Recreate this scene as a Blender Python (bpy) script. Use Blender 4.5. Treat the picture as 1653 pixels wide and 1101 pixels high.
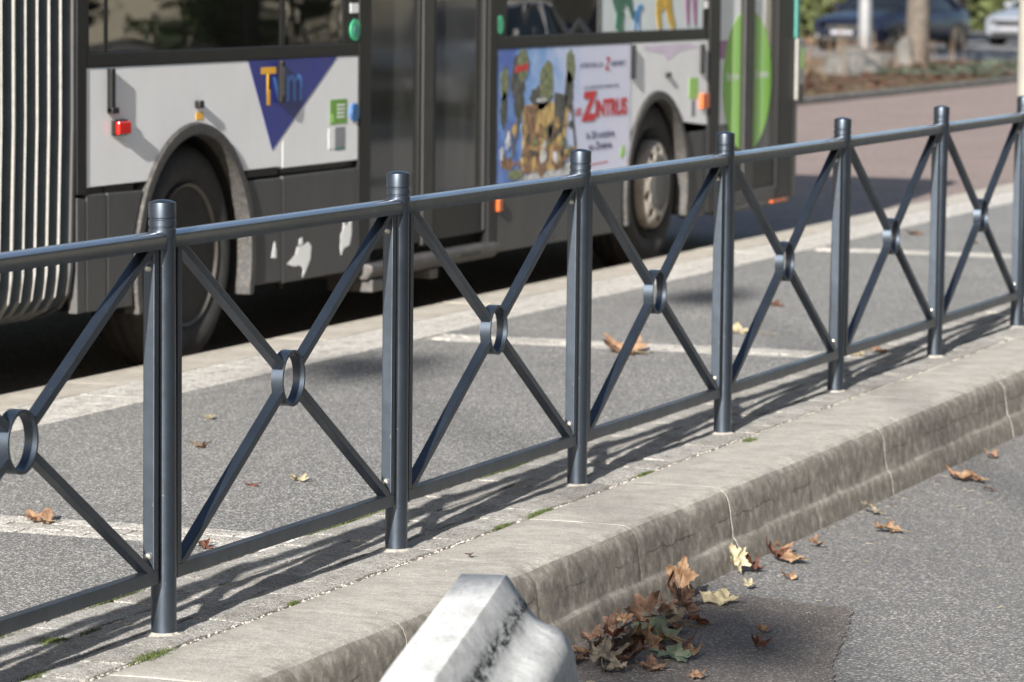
import bpy, bmesh, math, random
from math import sin, cos, pi, radians as R, sqrt, atan2
from mathutils import Vector, Matrix, noise

for o in list(bpy.data.objects):
    bpy.data.objects.remove(o)
SC = bpy.context.scene
COL = SC.collection
random.seed(7)

# ---------------------------------------------------------------- camera, sky, sun, exposure
SUN_EL, SUN_AZ = 22.0, 5.8            # elevation; degrees off the fence line (light travels +y, slightly -x)
SUN_STRENGTH, SKY_STRENGTH, EXPOSURE = 5.0, 0.060, 1.46

cam_d = bpy.data.cameras.new('camera')
cam = bpy.data.objects.new('camera', cam_d)
COL.objects.link(cam)
SC.camera = cam
r_ = Vector((0.93512028, 0.35417178, 0.01060242))
u_ = Vector((-0.04422008, 0.08696135, 0.99522978))
f_ = Vector((-0.3515603, 0.93112839, -0.09698082))
CAMP = Vector((4.10327329, -8.46449628, 1.64453552))
cam.matrix_world = Matrix(((r_.x, u_.x, -f_.x, CAMP.x), (r_.y, u_.y, -f_.y, CAMP.y), (r_.z, u_.z, -f_.z, CAMP.z), (0, 0, 0, 1)))
cam_d.sensor_width = 36
cam_d.lens = 6250 / 1653 * 36
cam_d.clip_start = 0.1
cam_d.clip_end = 2000
cam_d.dof.use_dof = True
cam_d.dof.focus_distance = 10.3
cam_d.dof.aperture_fstop = 6.3

world = bpy.data.worlds.new('World')
SC.world = world
world.use_nodes = True
wn = world.node_tree
bg = wn.nodes['Background']
sky = wn.nodes.new('ShaderNodeTexSky')
sky.sky_type = 'NISHITA'
sky.sun_disc = False
sky.dust_density = 1.6
sky.sun_elevation = R(SUN_EL)
sky.sun_rotation = R(180 - SUN_AZ)
wn.links.new(sky.outputs[0], bg.inputs[0])
bg.inputs[1].default_value = SKY_STRENGTH

sun_d = bpy.data.lights.new('sun', 'SUN')
sun_d.energy = SUN_STRENGTH
sun_d.angle = R(0.53)
sun_d.color = (1.0, 0.965, 0.92)
sun = bpy.data.objects.new('sun', sun_d)
COL.objects.link(sun)
sd = Vector((-sin(R(SUN_AZ)) * cos(R(SUN_EL)), cos(R(SUN_AZ)) * cos(R(SUN_EL)), -sin(R(SUN_EL))))
sun.rotation_euler = sd.to_track_quat('-Z', 'Y').to_euler()

SC.view_settings.view_transform = 'Standard'
SC.view_settings.look = 'None'
SC.view_settings.gamma = 1
SC.view_settings.exposure = EXPOSURE
SC.render.engine = 'CYCLES'

# ---------------------------------------------------------------- materials
def lin(h):
    if isinstance(h, str):
        h = [int(h[i:i + 2], 16) / 255 for i in (0, 2, 4)]
        return tuple(((c / 12.92) if c <= .04045 else ((c + .055) / 1.055) ** 2.4) for c in h)
    return h

class NT:
    def __init__(s, name):
        s.m = bpy.data.materials.new(name)
        s.m.use_nodes = True
        s.t = s.m.node_tree
        s.b = s.t.nodes['Principled BSDF']
        s.out = s.t.nodes['Material Output']
    def n(s, typ, **kw):
        nd = s.t.nodes.new('ShaderNode' + typ)
        ins = kw.pop('ins', {})
        for k, v in kw.items():
            setattr(nd, k, v)
        for k, v in ins.items():
            s.set(nd.inputs[k], v)
        return nd
    def set(s, inp, v):
        if hasattr(v, 'is_output') or isinstance(v, bpy.types.NodeSocket):
            s.t.links.new(v, inp)
        else:
            if isinstance(v, (tuple, list)) and len(v) == 3 and inp.type == 'RGBA':
                v = (*v, 1)
            inp.default_value = v
    def coord(s):
        return s.n('TexCoord').outputs['Object']
    def noise(s, scale, detail=3, rough=.55, vec=None, dist=0):
        return s.n('TexNoise', ins={'Vector': vec or s.coord(), 'Scale': scale, 'Detail': detail, 'Roughness': rough, 'Distortion': dist}).outputs['Fac']
    def ramp(s, fac, stops, interp='LINEAR'):
        nd = s.n('ValToRGB')
        nd.color_ramp.interpolation = interp
        el = nd.color_ramp.elements
        while len(el) < len(stops):
            el.new(.5)
        for e, (p, c) in zip(el, stops):
            e.position = p
            if isinstance(c, (int, float)):
                c = (c, c, c)
            e.color = (*c, 1)
        s.set(nd.inputs[0], fac)
        return nd.outputs[0]
    def mix(s, fac, a, b, mode='MIX'):
        nd = s.n('Mix', data_type='RGBA', blend_type=mode)
        s.set(nd.inputs[0], fac)
        s.set(nd.inputs[6], a)
        s.set(nd.inputs[7], b)
        return nd.outputs[2]
    def math(s, op, a, b=0):
        nd = s.n('Math', operation=op)
        s.set(nd.inputs[0], a)
        s.set(nd.inputs[1], b)
        return nd.outputs[0]
    def scaled(s, v):
        return s.n('Mapping', ins={'Vector': s.coord(), 'Scale': v}).outputs[0]
    def bump(s, h, strength=.3, dist=.01):
        nd = s.n('Bump', ins={'Height': h, 'Strength': strength, 'Distance': dist})
        s.t.links.new(nd.outputs[0], s.b.inputs['Normal'])
    def fin(s, color=None, rough=None, metal=None, spec=None):
        if color is not None: s.set(s.b.inputs['Base Color'], color)
        if rough is not None: s.set(s.b.inputs['Roughness'], rough)
        if metal is not None: s.set(s.b.inputs['Metallic'], metal)
        if spec is not None: s.set(s.b.inputs['Specular IOR Level'], spec)
        return s.m

def plain(name, c, rough=.6, metal=0, var=.12, scale=6, spec=.5, dirt=None):
    m = NT(name)
    c = lin(c)
    n1 = m.noise(scale, 4)
    lo = tuple(x * (1 - var) for x in c)
    hi = tuple(min(1, x * (1 + var)) for x in c)
    col = m.ramp(n1, [(.3, lo), (.7, hi)])
    if dirt:
        f = m.ramp(m.noise(scale * 3, 6, .7), [(.5, 0), (.72, dirt[1])])
        col = m.mix(f, col, dirt[0])
    rr = m.ramp(m.noise(scale * 2, 3), [(.3, max(0, rough - .06)), (.7, min(1, rough + .06))])
    return m.fin(col, rr, metal, spec)

def asphalt(name, dark, mid, light, tint_lo, tint_hi, gscale=150, bump=.5, lights=.9, stains=None):
    m = NT(name)
    v = m.n('TexVoronoi', ins={'Vector': m.coord(), 'Scale': gscale, 'Randomness': 1.0})
    sep = m.n('SeparateColor', ins={'Color': v.outputs['Color']})
    agg = m.ramp(sep.outputs[0], [(0, dark), (.35, mid), (lights - .12, mid), (lights, light), (1, light)])
    fine = m.ramp(m.noise(gscale * 3, 2), [(.3, .75), (.7, 1.25)])
    col = m.mix(1, agg, fine, 'MULTIPLY')
    big = m.ramp(m.noise(1.1, 5, .6), [(.3, tint_lo), (.7, tint_hi)])
    col = m.mix(1, col, big, 'MULTIPLY')
    if stains:
        f = m.ramp(m.noise(4.5, 6, .65), [(.55, 0), (.7, stains[1])])
        col = m.mix(f, col, stains[0])
    h = m.math('ADD', v.outputs['Distance'], m.math('MULTIPLY', m.noise(gscale * 2, 2), .5))
    m.bump(h, bump, .004)
    return m.fin(col, .85, 0, .35)

M = {}
M['asphalt'] = asphalt('platform asphalt', (.058, .057, .054), (.143, .140, .133), (.46, .45, .43), (.88, .88, .88), (1.08, 1.075, 1.06), 205, .5, .88)
M['road'] = asphalt('road asphalt', (.055, .054, .052), (.140, .137, .132), (.38, .36, .34), (.95, .95, .95), (1.05, 1.045, 1.035), 170, .35, .93, ((.11, .103, .096), .2))
M['patch'] = asphalt('brown patched asphalt', (.06, .052, .047), (.115, .103, .094), (.32, .29, .26), (.88, .88, .88), (1.08, 1.05, 1.02), 200, .35, .94)
M['lane'] = asphalt('reddish bus lane asphalt', (.10, .072, .062), (.185, .138, .12), (.34, .28, .25), (.9, .9, .9), (1.1, 1.08, 1.07), 90, .2, .9)
M['far_road'] = plain('far road', (.13, .13, .135), .85, var=.15, scale=1)
M['soil'] = NT('soil').fin()
m = NT('verge soil')
c = m.ramp(m.noise(3, 6, .7), [(.3, (.06, .045, .03)), (.5, (.13, .09, .05)), (.62, (.16, .15, .06)), (.75, (.25, .15, .07))])
m.bump(m.noise(14, 5), .8, .05)
M['soil'] = m.fin(c, .95, 0, .2)

def concrete(name, c, grime, gscale=60, face=0):
    m = NT(name)
    c = lin(c)
    a = m.ramp(m.noise(5, 6, .62), [(.28, tuple(x * .8 for x in c)), (.5, c), (.72, tuple(min(1, x * 1.12) for x in c))])
    # brushed grain running across the stone
    gr = m.ramp(m.noise(30, 5, .7, m.scaled((.5, 2.4, 2.0))), [(.3, .8), (.7, 1.16)])
    a = m.mix(1, a, gr, 'MULTIPLY')
    sp = m.mix(1, m.ramp(m.noise(300, 2, .6), [(.3, .62), (.5, 1), (.7, 1.42)]), m.ramp(m.noise(110, 3, .7), [(.3, .82), (.7, 1.15)]), 'MULTIPLY')
    a = m.mix(1, a, sp, 'MULTIPLY')
    g = m.ramp(m.noise(9, 7, .74), [(.5, 0), (.68, .65)])
    a = m.mix(g, a, grime)
    if face:
        geo = m.n('NewGeometry')
        nx = m.n('SeparateXYZ', ins={'Vector': geo.outputs['True Normal']}).outputs[0]
        # road grime rubbed and splashed on the traffic side of the stones
        edge = m.ramp(m.math('ADD', nx, m.math('MULTIPLY', m.math('SUBTRACT', m.noise(16, 6, .75), .5), 1.1)), [(.35, 0), (.75, face)])
        a = m.mix(edge, a, m.ramp(m.noise(22, 5, .7), [(.3, (.085, .076, .064)), (.48, (.15, .135, .115)), (.6, (.235, .215, .185)), (.75, (.36, .34, .30))]))
        # crack
        pos = m.coord()
        sx = m.n('SeparateXYZ', ins={'Vector': pos})
        wob = m.math('MULTIPLY', m.math('SUBTRACT', m.noise(7, 5, .7), .5), .07)
        d = m.math('ABSOLUTE', m.math('SUBTRACT', m.math('ADD', sx.outputs[2], wob), -.095))
        crack = m.ramp(d, [(.0005, 1), (.004, 0)])
        cm = m.ramp(m.noise(3.3, 2), [(.42, 0), (.5, .75)])
        cf = m.math('MULTIPLY', m.math('MULTIPLY', crack, cm), m.ramp(nx, [(.5, 0), (.8, 1)]))
        a = m.mix(cf, a, (.03, .028, .025))
    m.bump(m.math('ADD', m.noise(260, 3, .7), m.math('MULTIPLY', m.noise(30, 5), 1.5)), .5, .004)
    return m.fin(a, .88, 0, .3)

M['kerb'] = concrete('kerb concrete', (.365, .342, .302), (.20, .182, .155), face=.85)
M['kerb_far'] = concrete('smooth kerb stone', (.40, .365, .31), (.26, .235, .20))
def settmat(name, k):
    m = NT(name)
    oi = m.n('ObjectInfo')
    v = m.n('TexVoronoi', ins={'Vector': m.coord(), 'Scale': 240.})
    sep = m.n('SeparateColor', ins={'Color': v.outputs['Color']})
    a = m.ramp(sep.outputs[0], [(0, (.16, .155, .15)), (.3, (.33, .32, .30)), (.8, (.36, .35, .325)), (.92, (.55, .54, .52))])
    a = m.mix(1, a, m.ramp(oi.outputs['Random'], [(0, (.82 * k, .80 * k, .77 * k)), (1, (1.12 * k, 1.1 * k, 1.07 * k))]), 'MULTIPLY')
    a = m.mix(m.ramp(m.noise(14, 6, .7), [(.48, 0), (.64, .6)]), a, (.17, .157, .135))
    a = m.mix(1, a, m.ramp(m.noise(70, 5, .75), [(.35, .7), (.65, 1.3)]), 'MULTIPLY')
    m.bump(m.math('ADD', m.math('MULTIPLY', m.noise(60, 5, .65), 2), m.noise(240, 2)), 1.0, .011)
    return m.fin(a, .85, 0, .3)
M['sett'] = settmat('granite sett', 1.30)
M['sett_pale'] = settmat('pale granite sett', 1.85)
M['joint'] = plain('pale mortar', (.40, .37, .32), .95, var=.3, scale=25, dirt=((.12, .105, .08), .8))
M['joint_dark'] = plain('dirty joint', (.07, .062, .05), .95, var=.4, scale=25)
M['joint_grey'] = plain('grey joint filler', (.25, .232, .205), .95, var=.35, scale=30)
M['moss'] = plain('moss', (.050, .066, .016), .95, var=.45, scale=60)

def railpaint(name, coat, crough, cior, sky_sheen=0):
    m = NT(name)
    fl = m.ramp(m.noise(900, 2), [(.35, .8), (.65, 1.25)])
    c = m.mix(1, m.ramp(m.noise(7, 4), [(.3, (.050, .062, .080)), (.7, (.064, .080, .102))]), fl, 'MULTIPLY')
    dust = m.ramp(m.noise(25, 6, .7), [(.58, 0), (.85, .10)])
    c = m.mix(dust, c, (.16, .15, .13))
    m.bump(m.noise(500, 2), .08, .001)
    m.set(m.b.inputs['Coat Weight'], coat)
    m.set(m.b.inputs['Coat Roughness'], crough)
    m.set(m.b.inputs['Coat IOR'], cior)
    chips = m.ramp(m.noise(55, 3, .8), [(.70, 0), (.72, .7)])
    c = m.mix(chips, c, (.30, .30, .29))
    met, ro = .85, m.ramp(m.noise(30, 4), [(.3, .36), (.7, .44)])
    if sky_sheen:   # pale sky sheen painted into the upward faces of the handrail crown
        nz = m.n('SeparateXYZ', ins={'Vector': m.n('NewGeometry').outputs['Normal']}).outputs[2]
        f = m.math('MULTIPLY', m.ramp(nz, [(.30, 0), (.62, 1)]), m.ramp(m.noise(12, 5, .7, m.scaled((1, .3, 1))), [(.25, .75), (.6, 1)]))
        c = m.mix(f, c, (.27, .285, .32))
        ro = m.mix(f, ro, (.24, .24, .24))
    return m.fin(c, ro, met, .35)
M['paint'] = railpaint('grey blue metallic paint', .22, .12, 1.5)
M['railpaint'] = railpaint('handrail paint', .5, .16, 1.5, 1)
M['zinc'] = plain('bolt metal', (.55, .53, .48), .35, .9, .2, 60)
M['weld'] = plain('bright weld spots', (.55, .56, .57), .3, .9, .3, 80)

def buspaint(name, c, rough=.35, coat=.3, dirt=.12, scale=3, spec=.5):
    m = NT(name)
    c = lin(c)
    a = m.ramp(m.noise(scale, 5), [(.3, tuple(x * .94 for x in c)), (.7, c)])
    s = m.ramp(m.noise(5, 6, .7, m.scaled((1, 1, .25))), [(.45, 0), (.8, dirt)])
    a = m.mix(s, a, (.16, .14, .11))
    m.set(m.b.inputs['Coat Weight'], coat)
    m.set(m.b.inputs['Coat Roughness'], .12)
    return m.fin(a, rough, 0, spec)
M['white'] = buspaint('white bus paint', (.84, .84, .835), .3, .4, .06)
M['skirt'] = buspaint('grey skirt plastic', (.060, .060, .0605), .55, 0, .2, spec=.25)
M['black'] = buspaint('black frame', (.008, .008, .0085), .4, 0, .04, spec=.2)
M['seal'] = plain('rubber seal', (.02, .019, .018), .5, var=.3)
M['lip'] = plain('dusty rubber lip', (.035, .034, .033), .7, var=.2, scale=22, dirt=((.26, .21, .15), .4))
M['tyre'] = plain('tyre rubber', (.020, .019, .018), .8, var=.2, scale=8, dirt=((.06, .053, .045), .5))
M['rim'] = plain('dull wheel steel', (.085, .078, .068), .5, .3, .25, 10)
M['rimdark'] = plain('brown wheel dish', (.022, .020, .018), .8, 0, .3, 8)
M['disc'] = plain('pale wheel disc', (.23, .205, .175), .6, .0, .2, 12)
M['dark'] = plain('underbody black', (.01, .01, .01), .9, var=.3)
M['red'] = plain('red lens', (.6, .015, .01), .15, var=.15, scale=60)
M['orange'] = plain('orange lens', (.45, .09, .015), .3, var=.1)
M['green_btn'] = plain('green sticker', (.05, .36, .18), .5)
M['green'] = plain('green vinyl', (.15, .32, .05), .45, var=.05)
M['lightgreen'] = plain('light green vinyl', (.30, .55, .13), .45, var=.1, scale=2)
M['paper'] = plain('white sticker', (.78, .78, .76), .5, var=.04)
M['navy'] = plain('navy vinyl', (.018, .028, .20), .4, var=.1, scale=3)
M['yellow'] = plain('yellow vinyl', (.80, .42, .04), .45, var=.04)
M['blue'] = plain('blue vinyl', (.07, .22, .62), .45, var=.06)
M['bluebtn'] = plain('blue button', (.02, .09, .24), .35)
M['greytag'] = plain('grey print', (.22, .22, .24), .5)
M['teal'] = plain('teal vinyl', (.03, .17, .14), .4)
M['purple'] = plain('mauve vinyl', (.36, .14, .30), .45)
M['frost'] = plain('frosted white vinyl', (.60, .65, .64), .5, var=.05, scale=2)
M['figgreen'] = plain('green figure print', (.03, .13, .08), .5)
M['figblue'] = plain('blue figure print', (.06, .2, .42), .5)
M['figyellow'] = plain('ochre figure print', (.48, .30, .03), .5)
M['figmauve'] = plain('mauve figure print', (.28, .12, .24), .5)
M['redprint'] = plain('red print', (.52, .02, .025), .5, var=.05)
M['navyprint'] = plain('dark blue print', (.05, .05, .14), .5, var=.05)
M['p_dark'] = plain('poster dark print', (.07, .07, .06), .5, var=.85, scale=30)
M['p_olive'] = plain('poster olive print', (.17, .19, .09), .5, var=.8, scale=34)
M['p_gold'] = plain('poster gold print', (.50, .34, .12), .5, var=.7, scale=16)
M['p_brown'] = plain('poster brown print', (.24, .13, .07), .5, var=.85, scale=30)
M['p_pale'] = plain('poster pale print', (.55, .55, .55), .5, var=.4, scale=16)
M['metal'] = plain('scuffed aluminium', (.065, .063, .06), .55, .3, .35, 10, dirt=((.12, .09, .07), .6))
M['alu'] = plain('pale bellows edge', (.22, .215, .20), .55, .1, .12, 30)
M['fabric'] = plain('grey bellows fabric', (.085, .102, .110), .75, var=.15, scale=12, spec=.3)
M['seat'] = plain('bus seat fabric', (.03, .09, .14), .8)
M['floor'] = plain('bus floor', (.09, .09, .09), .7)
M['ceiling'] = plain('bus ceiling', (.5, .5, .48), .6)
M['pole_y'] = plain('grab pole', (.45, .42, .2), .3, .3)
m = NT('poster print')
sx = m.n('SeparateXYZ', ins={'Vector': m.coord()})
g = m.ramp(m.math('ADD', m.math('MULTIPLY', m.math('SUBTRACT', sx.outputs[1], .95), .50), m.math('MULTIPLY', m.math('SUBTRACT', m.noise(4.5, 6, .65), .5), 1.0)),
           [(0, (.07, .13, .42)), (.22, (.18, .34, .66)), (.42, (.40, .52, .76)), (.62, (.60, .63, .78)), (1, (.66, .66, .78))])
M['poster'] = m.fin(g, .5)
m = NT('door ellipse print')
sx = m.n('SeparateXYZ', ins={'Vector': m.coord()})
g = m.ramp(m.math('ADD', m.math('MULTIPLY', m.math('FRACT', m.math('MULTIPLY', sx.outputs[1], 1.9)), 1), 0),
           [(0, (.17, .42, .03)), (.5, (.23, .52, .05)), (.55, (.42, .72, .22)), (1, (.20, .50, .04))])
M['ellipse'] = m.fin(g, .4)

def glass(name, tint, rough=0.0, ior=1.6, wav=.25, ws=1.3, film=.02):
    m = NT(name)
    tr = m.n('BsdfTransparent', ins={'Color': tint})
    gl = m.n('BsdfGlossy', ins={'Color': (1, 1, 1), 'Roughness': rough})
    fr = m.n('Fresnel', ins={'IOR': ior})
    w = m.ramp(m.noise(ws, 1), [(0, 0), (1, 1)])
    bp = m.n('Bump', ins={'Height': w, 'Strength': wav, 'Distance': .01})
    m.t.links.new(bp.outputs[0], gl.inputs['Normal'])
    mx = m.n('MixShader')
    m.set(mx.inputs[0], fr.outputs[0])
    m.t.links.new(tr.outputs[0], mx.inputs[1])
    m.t.links.new(gl.outputs[0], mx.inputs[2])
    df = m.n('BsdfDiffuse', ins={'Color': (.30, .30, .27)})
    m2 = m.n('MixShader')
    m.set(m2.inputs[0], m.math('MULTIPLY', m.ramp(m.noise(2.2, 5, .6, m.scaled((1, 3, .5))), [(.3, .6), (.7, 1.3)]), film))
    m.t.links.new(mx.outputs[0], m2.inputs[1])
    m.t.links.new(df.outputs[0], m2.inputs[2])
    m.t.links.new(m2.outputs[0], m.out.inputs[0])
    return m.m
M['glass'] = glass('tinted bus glass', (.30, .34, .32))
M['doorglass'] = glass('grey door glass', (.34, .35, .31), .05, 2.0, .35, .9, .16)
M['carglass'] = glass('car glass', (.25, .28, .28))

m = NT('barrier paint')
c = m.ramp(m.noise(7, 6, .65), [(.3, (.52, .52, .50)), (.5, (.64, .64, .62)), (.7, (.72, .72, .69))])
c = m.mix(m.ramp(m.noise(24, 6, .7, m.scaled((1, .3, 1))), [(.46, 0), (.72, .6)]), c, (.25, .25, .24))
c = m.mix(m.ramp(m.noise(150, 4, .75), [(.52, 0), (.66, .4)]), c, (.20, .19, .18))
c = m.mix(m.ramp(m.noise(45, 2, .5), [(.74, 0), (.76, .8)]), c, (.10, .10, .10))
c = m.mix(m.ramp(m.noise(300, 2), [(.62, 0), (.72, .5)]), c, (.25, .24, .22))
sx = m.n('SeparateXYZ', ins={'Vector': m.coord()})
band = m.ramp(m.math('ABSOLUTE', m.math('SUBTRACT', m.math('ADD', sx.outputs[2], m.math('MULTIPLY', m.noise(9, 4), .03)), .535)), [(.008, 1), (.022, 0)])
side = m.ramp(m.n('SeparateXYZ', ins={'Vector': m.n('NewGeometry').outputs['True Normal']}).outputs[0], [(.3, 0), (.6, 1)])
scr = m.ramp(m.noise(60, 6, .8, m.scaled((1, .25, 1))), [(.40, 0), (.56, 1)])
f = m.math('MULTIPLY', m.math('MULTIPLY', band, side), scr)
c = m.mix(f, c, (.03, .03, .032))
m.bump(m.math('ADD', m.noise(160, 4, .7), m.math('MULTIPLY', m.noise(14, 3), 2)), .5, .005)
M['barrier'] = m.fin(c, .95, 0, .12)

def leafmat(name, a, b, c3):
    m = NT(name)
    a, b, c3 = [tuple(x * .50 + sum(lin(q)) / 3 * .14 for x in lin(q)) for q in (a, b, c3)]
    col = m.ramp(m.noise(26, 5, .65), [(.3, a), (.5, b), (.7, c3)])
    spots = m.ramp(m.noise(120, 3), [(.62, 0), (.72, .6)])
    col = m.mix(spots, col, tuple(x * .35 for x in a))
    m.bump(m.noise(90, 4), .6, .004)
    m.fin(col, .65, 0, .35)
    tl = m.n('BsdfTranslucent', ins={'Color': col})
    mx = m.n('MixShader', ins={0: .18})
    m.t.links.new(m.b.outputs[0], mx.inputs[1])
    m.t.links.new(tl.outputs[0], mx.inputs[2])
    m.t.links.new(mx.outputs[0], m.out.inputs[0])
    return m.m
LM = {
 'tan': leafmat('tan dry leaf', '7a5234', 'a57c55', 'c6a57c'),
 'brown': leafmat('brown dry leaf', '45301f', '7a5742', '9c7a62'),
 'rust': leafmat('rust leaf', '4a2a1e', '74442f', '946048'),
 'orange': leafmat('orange leaf', '80583c', 'a87e58', 'c09c74'),
 'pale': leafmat('pale yellow green leaf', '9a9468', 'c4b48a', 'd6c8a0'),
 'green': leafmat('grey green leaf', '4e6044', '75866a', '98a084'),
 'grey': leafmat('grey beige leaf', '6d6250', '978a74', 'b7ab95'),
 'stem': leafmat('leaf stem', '7d6a45', 'a08c60', 'b8a67c'),
}
m = NT('foliage')
oi = m.n('ObjectInfo')
c = m.ramp(m.noise(1.2, 3), [(.3, (.025, .045, .010)), (.6, (.05, .085, .02)), (.8, (.10, .11, .03))])
m.fin(c, .6)
tl = m.n('BsdfTranslucent', ins={'Color': c})
mx = m.n('MixShader', ins={0: .3})
m.t.links.new(m.b.outputs[0], mx.inputs[1]); m.t.links.new(tl.outputs[0], mx.inputs[2])
m.t.links.new(mx.outputs[0], m.out.inputs[0])
M['foliage'] = m.m
M['hedge'] = plain('hedge leaves', (.045, .055, .014), .7, var=.5, scale=1.5)
M['bark'] = plain('bark', (.075, .062, .050), .9, var=.35, scale=6)
M['bark_dark'] = plain('dark bark', (.035, .028, .023), .9, var=.35, scale=6)
M['galv'] = plain('pale grey pole paint', (.13, .133, .137), .5, .0, .1)
M['beige'] = plain('beige pole paint', (.20, .19, .165), .6, var=.1)
M['carblue'] = buspaint('dark blue car paint', (.006, .008, .018), .25, .35, .05)
M['cargrey'] = buspaint('grey car paint', (.20, .215, .24), .25, .8, .05)
M['carsilver'] = buspaint('silver car paint', (.4, .4, .42), .25, .8, .05)
M['lamp'] = plain('headlamp', (.75, .76, .78), .08, .85)
M['chrome'] = plain('chrome', (.7, .7, .7), .12, 1)
M['stone'] = plain('bed stone', (.085, .083, .078), .9, var=.3, scale=4)
M['facade'] = plain('pale facade', (.34, .31, .24), .9, var=.08, scale=1)
M['winter'] = plain('dry stems', (.10, .07, .045), .9, var=.3)

# ---------------------------------------------------------------- mesh helpers
class MB:
    def __init__(s): s.v = []; s.f = []
    def add(s, v, f):
        o = len(s.v); s.v += [tuple(p) for p in v]; s.f += [tuple(i + o for i in q) for q in f]; return s
    def box(s, x0, x1, y0, y1, z0, z1):
        v = [(x, y, z) for x in (x0, x1) for y in (y0, y1) for z in (z0, z1)]
        return s.add(v, [(0, 1, 3, 2), (4, 6, 7, 5), (0, 4, 5, 1), (2, 3, 7, 6), (0, 2, 6, 4), (1, 5, 7, 3)])
    def prism(s, poly, axis, a0, a1):
        """poly in the two other axes (cyclic order), extruded a0..a1"""
        def P(p, a):
            return {'x': (a, p[0], p[1]), 'y': (p[0], a, p[1]), 'z': (p[0], p[1], a)}[axis]
        n = len(poly)
        v = [P(p, a0) for p in poly] + [P(p, a1) for p in poly]
        f = [tuple(range(n))[::-1], tuple(range(n, 2 * n))] + [(i, (i + 1) % n, n + (i + 1) % n, n + i) for i in range(n)]
        return s.add(v, f)
    def ringface(s, outer, inner, axis, a0, a1):
        n = len(outer)
        def P(p, a):
            return {'x': (a, p[0], p[1]), 'y': (p[0], a, p[1]), 'z': (p[0], p[1], a)}[axis]
        v = [P(p, a0) for p in outer] + [P(p, a0) for p in inner] + [P(p, a1) for p in outer] + [P(p, a1) for p in inner]
        f = []
        closed = True
        for i in range(n):
            j = (i + 1) % n
            f += [(i, n + i, n + j, j), (2 * n + i, 2 * n + j, 3 * n + j, 3 * n + i), (i, j, 2 * n + j, 2 * n + i), (n + i, 3 * n + i, 3 * n + j, n + j)]
        return s.add(v, f)
    def strip(s, outer, inner, axis, a0, a1):
        """open band between two polylines, extruded"""
        return s.prism(list(outer) + list(inner)[::-1], axis, a0, a1)
    def tube(s, path, r, n=8, cap=True, r2=None):
        path = [Vector(p) for p in path]
        k = len(path); V = []; F = []
        for i, p in enumerate(path):
            d = (path[min(i + 1, k - 1)] - path[max(i - 1, 0)]).normalized()
            a = d.orthogonal().normalized() if i == 0 else (a - d * a.dot(d)).normalized()
            b = d.cross(a)
            rr = r if r2 is None else r + (r2 - r) * i / (k - 1)
            for j in range(n):
                t = 2 * pi * j / n
                V.append(p + (a * cos(t) + b * sin(t)) * rr)
        for i in range(k - 1):
            for j in range(n):
                q = (j + 1) % n
                F.append((i * n + j, i * n + q, (i + 1) * n + q, (i + 1) * n + j))
        if cap: F += [tuple(range(n))[::-1], tuple(range((k - 1) * n, k * n))]
        return s.add(V, F)
    def lathe(s, prof, c, axis, n=32, cap=True):
        """prof: (along, radius)"""
        V = []; F = []; k = len(prof)
        for (a, r) in prof:
            for j in range(n):
                t = 2 * pi * j / n; p, q = r * cos(t), r * sin(t)
                V.append({'x': (c[0] + a, c[1] + p, c[2] + q), 'y': (c[0] + p, c[1] + a, c[2] + q), 'z': (c[0] + p, c[1] + q, c[2] + a)}[axis])
        for i in range(k - 1):
            for j in range(n):
                q = (j + 1) % n
                F.append((i * n + j, i * n + q, (i + 1) * n + q, (i + 1) * n + j))
        if cap: F += [tuple(range(n))[::-1], tuple(range((k - 1) * n, k * n))]
        return s.add(V, F)

WL = {}
def mesh_from(name, mb, mat, org=(0, 0, 0), smooth=False, bevel=None, angle=35):
    me = bpy.data.meshes.new(name)
    me.from_pydata([(a - org[0], b - org[1], c - org[2]) for a, b, c in mb.v], [], mb.f)
    bm = bmesh.new(); bm.from_mesh(me)
    bmesh.ops.recalc_face_normals(bm, faces=bm.faces)
    if bevel:
        es = [e for e in bm.edges if len(e.link_faces) == 2 and e.calc_face_angle(0) > R(40)]
        if es: bmesh.ops.bevel(bm, geom=es, offset=bevel, segments=2, profile=.6, affect='EDGES', clamp_overlap=True)
    if smooth:
        for f in bm.faces: f.smooth = True
        for e in bm.edges:
            if len(e.link_faces) == 2 and e.calc_face_angle(0) > R(angle): e.smooth = False
    bm.to_mesh(me); bm.free()
    me.materials.append(M[mat] if isinstance(mat, str) else mat)
    return me
def link(name, data, parent=None, org=(0, 0, 0)):
    o = bpy.data.objects.new(name, data)
    COL.objects.link(o)
    WL[o.name] = Vector(org)
    if parent is not None:
        o.parent = parent
        o.location = Vector(org) - WL[parent.name]
    else:
        o.location = org
    return o
def obj(name, mb, mat, parent=None, org=None, smooth=False, bevel=None, angle=35):
    if org is None:
        org = WL[parent.name] if parent is not None else (0, 0, 0)
    return link(name, mesh_from(name, mb, mat, org, smooth, bevel, angle), parent, org)
def thing(name, label, cat, org=(0, 0, 0), group=None):
    o = link(name, None, None, org); o.empty_display_size = .2
    return tag(o, label, cat, group)
def tag(o, label, cat, group=None):
    o['label'] = label; o['category'] = cat
    if group: o['group'] = group
    return o
def struct(o, label=None):
    o['kind'] = 'structure'
    if label: o['label'] = label
    return o
def copy_tree(o, parent=None):
    c = o.copy(); COL.objects.link(c)
    if parent is not None: c.parent = parent
    for ch in list(o.children): copy_tree(ch, c)
    return c
def circ(cy, cz, r, n=32, a0=0, a1=2 * pi, ry=None, close=False):
    ry = ry or r
    m_ = n if not close else n - 1
    return [(cy + ry * cos(a0 + (a1 - a0) * i / m_), cz + r * sin(a0 + (a1 - a0) * i / m_)) for i in range(n)]
def sheet(name, pts, z, mat, parent=None, th=.05):
    return obj(name, MB().prism(pts, 'z', z - th, z), mat, parent)

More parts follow.
